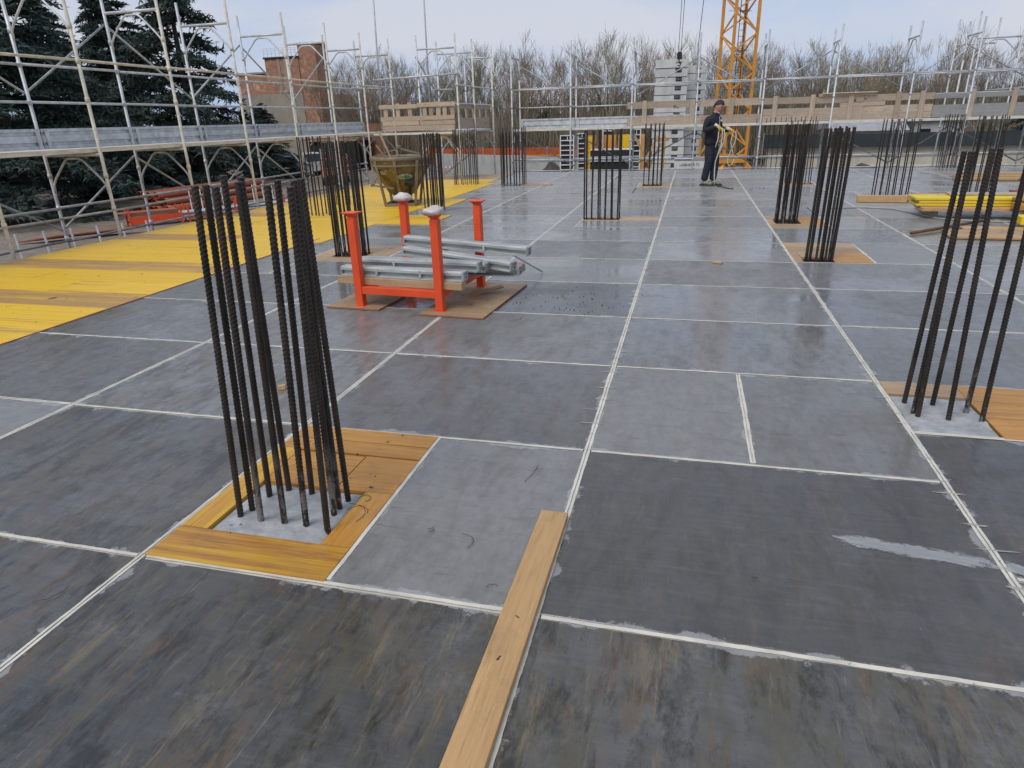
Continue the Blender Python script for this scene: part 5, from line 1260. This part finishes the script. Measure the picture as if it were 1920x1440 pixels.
E = [(0,1),(1,2),(2,3),(3,4),(4,5),(2,6),(6,7),(7,8),(2,9),(9,10),(10,11),(0,12),(12,13),(13,14),(0,15),(15,16),(16,17),(8,18),(11,19),(14,20),(17,21)]
R = [.10,.09,.09,.056,.062,.088,.055,.042,.030,.055,.042,.030,.075,.052,.036,.075,.052,.036,.03,.03,.03,.03]
skin('body',V,E,R,'skin',wk)
m = MB(); RG = [(.84,.175,.120,.0),(.87,.198,.138,.0),(.95,.202,.142,.0),(1.08,.190,.134,.005),(1.22,.205,.142,.01),(1.33,.222,.146,.01),(1.40,.214,.128,.015),(1.445,.165,.105,.025),(1.475,.105,.086,.045),(1.50,.078,.076,.055),(1.53,.072,.072,.062)]
n = 24
for (z,w,dp,fo) in RG:
    for i in range(n):
        a_ = 2*math.pi*i/n; cx_, sx_ = math.cos(a_), math.sin(a_); u_ = noise.noise((cx_*2.2,sx_*2.2,z*7))*.014+noise.noise((cx_*4,sx_*4,z*16))*.006
        m.v.append(tuple(B((w+u_)*math.copysign(abs(cx_)**.8,cx_), (dp+u_)*math.copysign(abs(sx_)**.9,sx_)+fo, z)))
for j in range(len(RG)-1):
    for i in range(n): a_ = j*n; b_ = a_+n; m.f.append((a_+i,a_+(i+1) % n,b_+(i+1) % n,b_+i))
m.f.append(tuple(range(n-1,-1,-1)))
jk = m.build('jacket', M['navy'], wk, True); sb = jk.modifiers.new('sub','SUBSURF'); sb.levels = sb.render_levels = 1
for sh, el, wr in ((shR,elR,wrR),(shL,elL,wrL)):
    inn = sh*.55+(ch+UP*.05)*.45
    skin('sleeve',[inn,sh-UP*.02,sh*.45+el*.55+UP*.01,el,el*.5+wr*.5,wr],[(0,1),(1,2),(2,3),(3,4),(4,5)],[.10,.092,.080,.078,.066,.052],'navy',jk)
skin('trousers',[pel-UP*.05,hipR-UP*.02,hipR*.5+knR*.5,knR,knR*.45+anR*.55,anR-UP*.005,hipL-UP*.02,hipL*.5+knL*.5,knL,knL*.45+anL*.55,anL-UP*.005,pel+UP*.0],[(0,1),(1,2),(2,3),(3,4),(4,5),(0,6),(6,7),(7,8),(8,9),(9,10),(0,11)],[.135,.122,.108,.090,.086,.082,.122,.108,.090,.086,.082,.14],'jeans',wk)
for an in (anR,anL):
    b = Vector((an.x,an.y,0))
    skin('shoe',[b+UP*.085-FW*.02,b+UP*.045-FW*.055,b+UP*.048+FW*.06,b+UP*.036+FW*.17,b+UP*.034+FW*.21],[(0,1),(0,2),(2,3),(3,4)],[.052,.044,.046,.040,.028],'shoe',wk)
    MB().add([tuple(b+FW*f+RT*w+UP*u) for u in (.0,.02) for f,w in ((-.09,-.038),(.10,-.046),(.24,-.03),(.24,.03),(.10,.046),(-.09,.038))],[(5,4,3,2,1,0),(6,7,8,9,10,11)]+[(k,(k+1) % 6,6+(k+1) % 6,6+k) for k in range(6)]).build('sole', M['dark'], wk)
# head: facing forward and down
FD = (FW*.88-UP*.47).normalized(); HU = (UP*.88+FW*.47).normalized(); hc = hd+UP*.01
def H_(r,f,u): return hc+RT*r+FD*f+HU*u
m = MB(); n, k = 18, 12
for j in range(k+1):
    t = math.pi*j/k
    for i in range(n):
        a = 2*math.pi*i/n; x, y, z = math.sin(t)*math.cos(a), math.sin(t)*math.sin(a), math.cos(t)
        w, dp, h = .081, .101, .122
        if z < -.1: w *= 1+.30*(z+.1); dp *= 1+.12*(z+.1)
        if y > .75 and -.25 < z < .15: dp *= 1.02
        m.v.append(tuple(H_(x*w,y*dp+(.012 if z < -.4 and y > 0 else 0),z*h)))
for j in range(k):
    for i in range(n): a = j*n; b = a+n; m.f.append((a+i,a+(i+1) % n,b+(i+1) % n,b+i))
hdm = m.build('head', M['skin'], wk, True)
MB().add([tuple(H_(*q)) for q in ((0,.09,.03),(-.018,.088,-.028),(.018,.088,-.028),(0,.125,-.022),(0,.09,-.036))],[(0,1,3),(0,3,2),(1,4,3),(3,4,2)]).build('nose', M['skin'], hdm, True)
for sx in (-1,1):
    MB().lathe([(.001,-.006),(.011,-.002),(.011,.002),(.001,.006)],8,tuple(H_(sx*.031,.087,.012))).build('eye', M['dark'], hdm)
    MB().bar(H_(sx*.016,.093,.030),H_(sx*.048,.084,.030),.010,.008).build('eyebrow', M['hair'], hdm)
    skin('ear',[H_(sx*.078,-.005,.012),H_(sx*.083,-.012,-.02)],[(0,1)],[(.018,.008),(.012,.007)],'skin',hdm,1)
MB().bar(H_(-.022,.092,-.062),H_(.022,.092,-.062),.008,.012).build('mouth', M['lip'], hdm)
m = MB(); n, k = 22, 12
for j in range(k+1):
    t = math.pi*.66*j/k
    for i in range(n):
        a = 2*math.pi*i/n; v = Vector((math.sin(t)*math.cos(a), math.sin(t)*math.sin(a), math.cos(t))); f_ = v.y
        d = 1.12+.12*noise.noise(v*5)+.05*noise.noise(v*14)
        zz = v.z
        if f_ > .30: zz = max(zz,.60+.14*noise.noise(v*6))
        elif f_ > -.30: zz = max(zz,.22+.9*max(0,f_))
        else: zz = max(zz,-.35)
        if zz > v.z+1e-6:
            q_ = math.sqrt(max(0,1-zz*zz))/max(.05,math.sqrt(v.x*v.x+v.y*v.y)); v = Vector((v.x*min(1,q_),v.y*min(1,q_),v.z))
        m.v.append(tuple(H_(v.x*.084*d,v.y*.104*d,zz*.126*d)))
for j in range(k):
    for i in range(n): a = j*n; b = a+n; m.f.append((a+i,a+(i+1) % n,b+(i+1) % n,b+i))
m.build('hair', M['hair'], wk, True)
MB().path([neck+RT*.072+UP*.045+FW*.01,neck+FW*.085+UP*.03+RT*.035,neck+FW*.098+UP*.02-RT*.0],.009,5).build('collar', M['white_paint'], wk)
MB().path([neck+FW*.10-UP*.05,ch+FW*.162+UP*.04,ch+FW*.165-UP*.08,sp+FW*.15+UP*.02],.007,5).build('zip', M['galv'], wk)
MB().box(-.018,-.006,-.018,.018,.006,.018).build('chest_logo', M['white_paint'], wk, loc=ch+FW*.155-RT*.08+UP*.02)
MB().path([sp+RT*.15+FW*.06-UP*.01,sp+RT*.158+FW*.03-UP*.08],.006,5).build('pocket_zip', M['galv'], wk)
def glove(w, d, pn, name='glove'):
    d = d.normalized(); pn = (pn-d*pn.dot(d)).normalized(); sd_ = d.cross(pn)
    V = [w, w+d*.05, w+d*.085]; E = [(0,1),(1,2)]; R = [.034,(.038,.026),(.040,.022)]
    for i,(off,ln) in enumerate(((-.030,.075),(-.010,.085),(.011,.080),(.030,.062))):
        b = len(V); p0 = w+d*.088+sd_*off; p1 = p0+d*ln*.42+pn*ln*.10; p2 = p1+d*ln*.18+pn*ln*.36; p3 = p2-d*ln*.15+pn*ln*.26
        V += [p0,p1,p2,p3]; E += [(2,b),(b,b+1),(b+1,b+2),(b+2,b+3)]; R += [.013,.0115,.0105,.009]
    b = len(V); V += [w+d*.035+sd_*-.042,w+d*.075+sd_*-.055+pn*.02,w+d*.10+sd_*-.045+pn*.04]; E += [(1,b),(b,b+1),(b+1,b+2)]; R += [.015,.0125,.010]
    g = skin(name,V,E,R,'glove_y',wk,1)
    c = MB().tube(w-d*.075,w+d*.028,.038,10,.034).build('cuff', M['glove_w'], g, True)
glove(wrR,Vector((.62,-.1,-.35)),Vector((.1,.3,-.9)))
glove(wrL,Vector((.75,-.35,-.25)),Vector((-.2,-.2,-.9)))
o0 = Vector(wk.location)
hR, hL = o0+wrR+Vector((.10,-.02,-.07)), o0+wrL+Vector((.10,-.05,-.06))
def pts_(p0,*rel): return [p0+Vector(r) for r in rel]
m = MB()
m.path(pts_(hR,(-.07,0,-.02),(-.075,.0,-.2),(-.12,.0,-.36)),.010,6)
m.path(pts_(hR,(0,0,.02),(.01,0,-.12),(.0,.01,-.30),(-.05,.01,-.5),(-.09,.02,-.65),(-.095,.02,-.80),(-.085,.02,-1.0),(-.08,.02,-1.14)),.011,6)
m.path(pts_(hR,(.03,0,.02),(.065,.0,-.12),(.05,.0,-.24),(.0,.02,-.40),(-.03,.02,-.50)),.011,6)
m.path(pts_(hL,(-.02,0,.02),(-.05,0,-.22),(.01,0,-.42),(.03,.0,-.56)),.010,6)
m.path(pts_(hL,(.03,0,.02),(.055,0,-.10),(.02,0,-.26),(-.07,.0,-.48),(-.09,.0,-.62),(-.05,.0,-.70),(.02,.0,-.67),(.05,.0,-.56)),.010,6)
tag(m.build('rope', M['rope'], None, True),'pale webbing rope hanging in loops from the worker\'s gloved hands','rope')
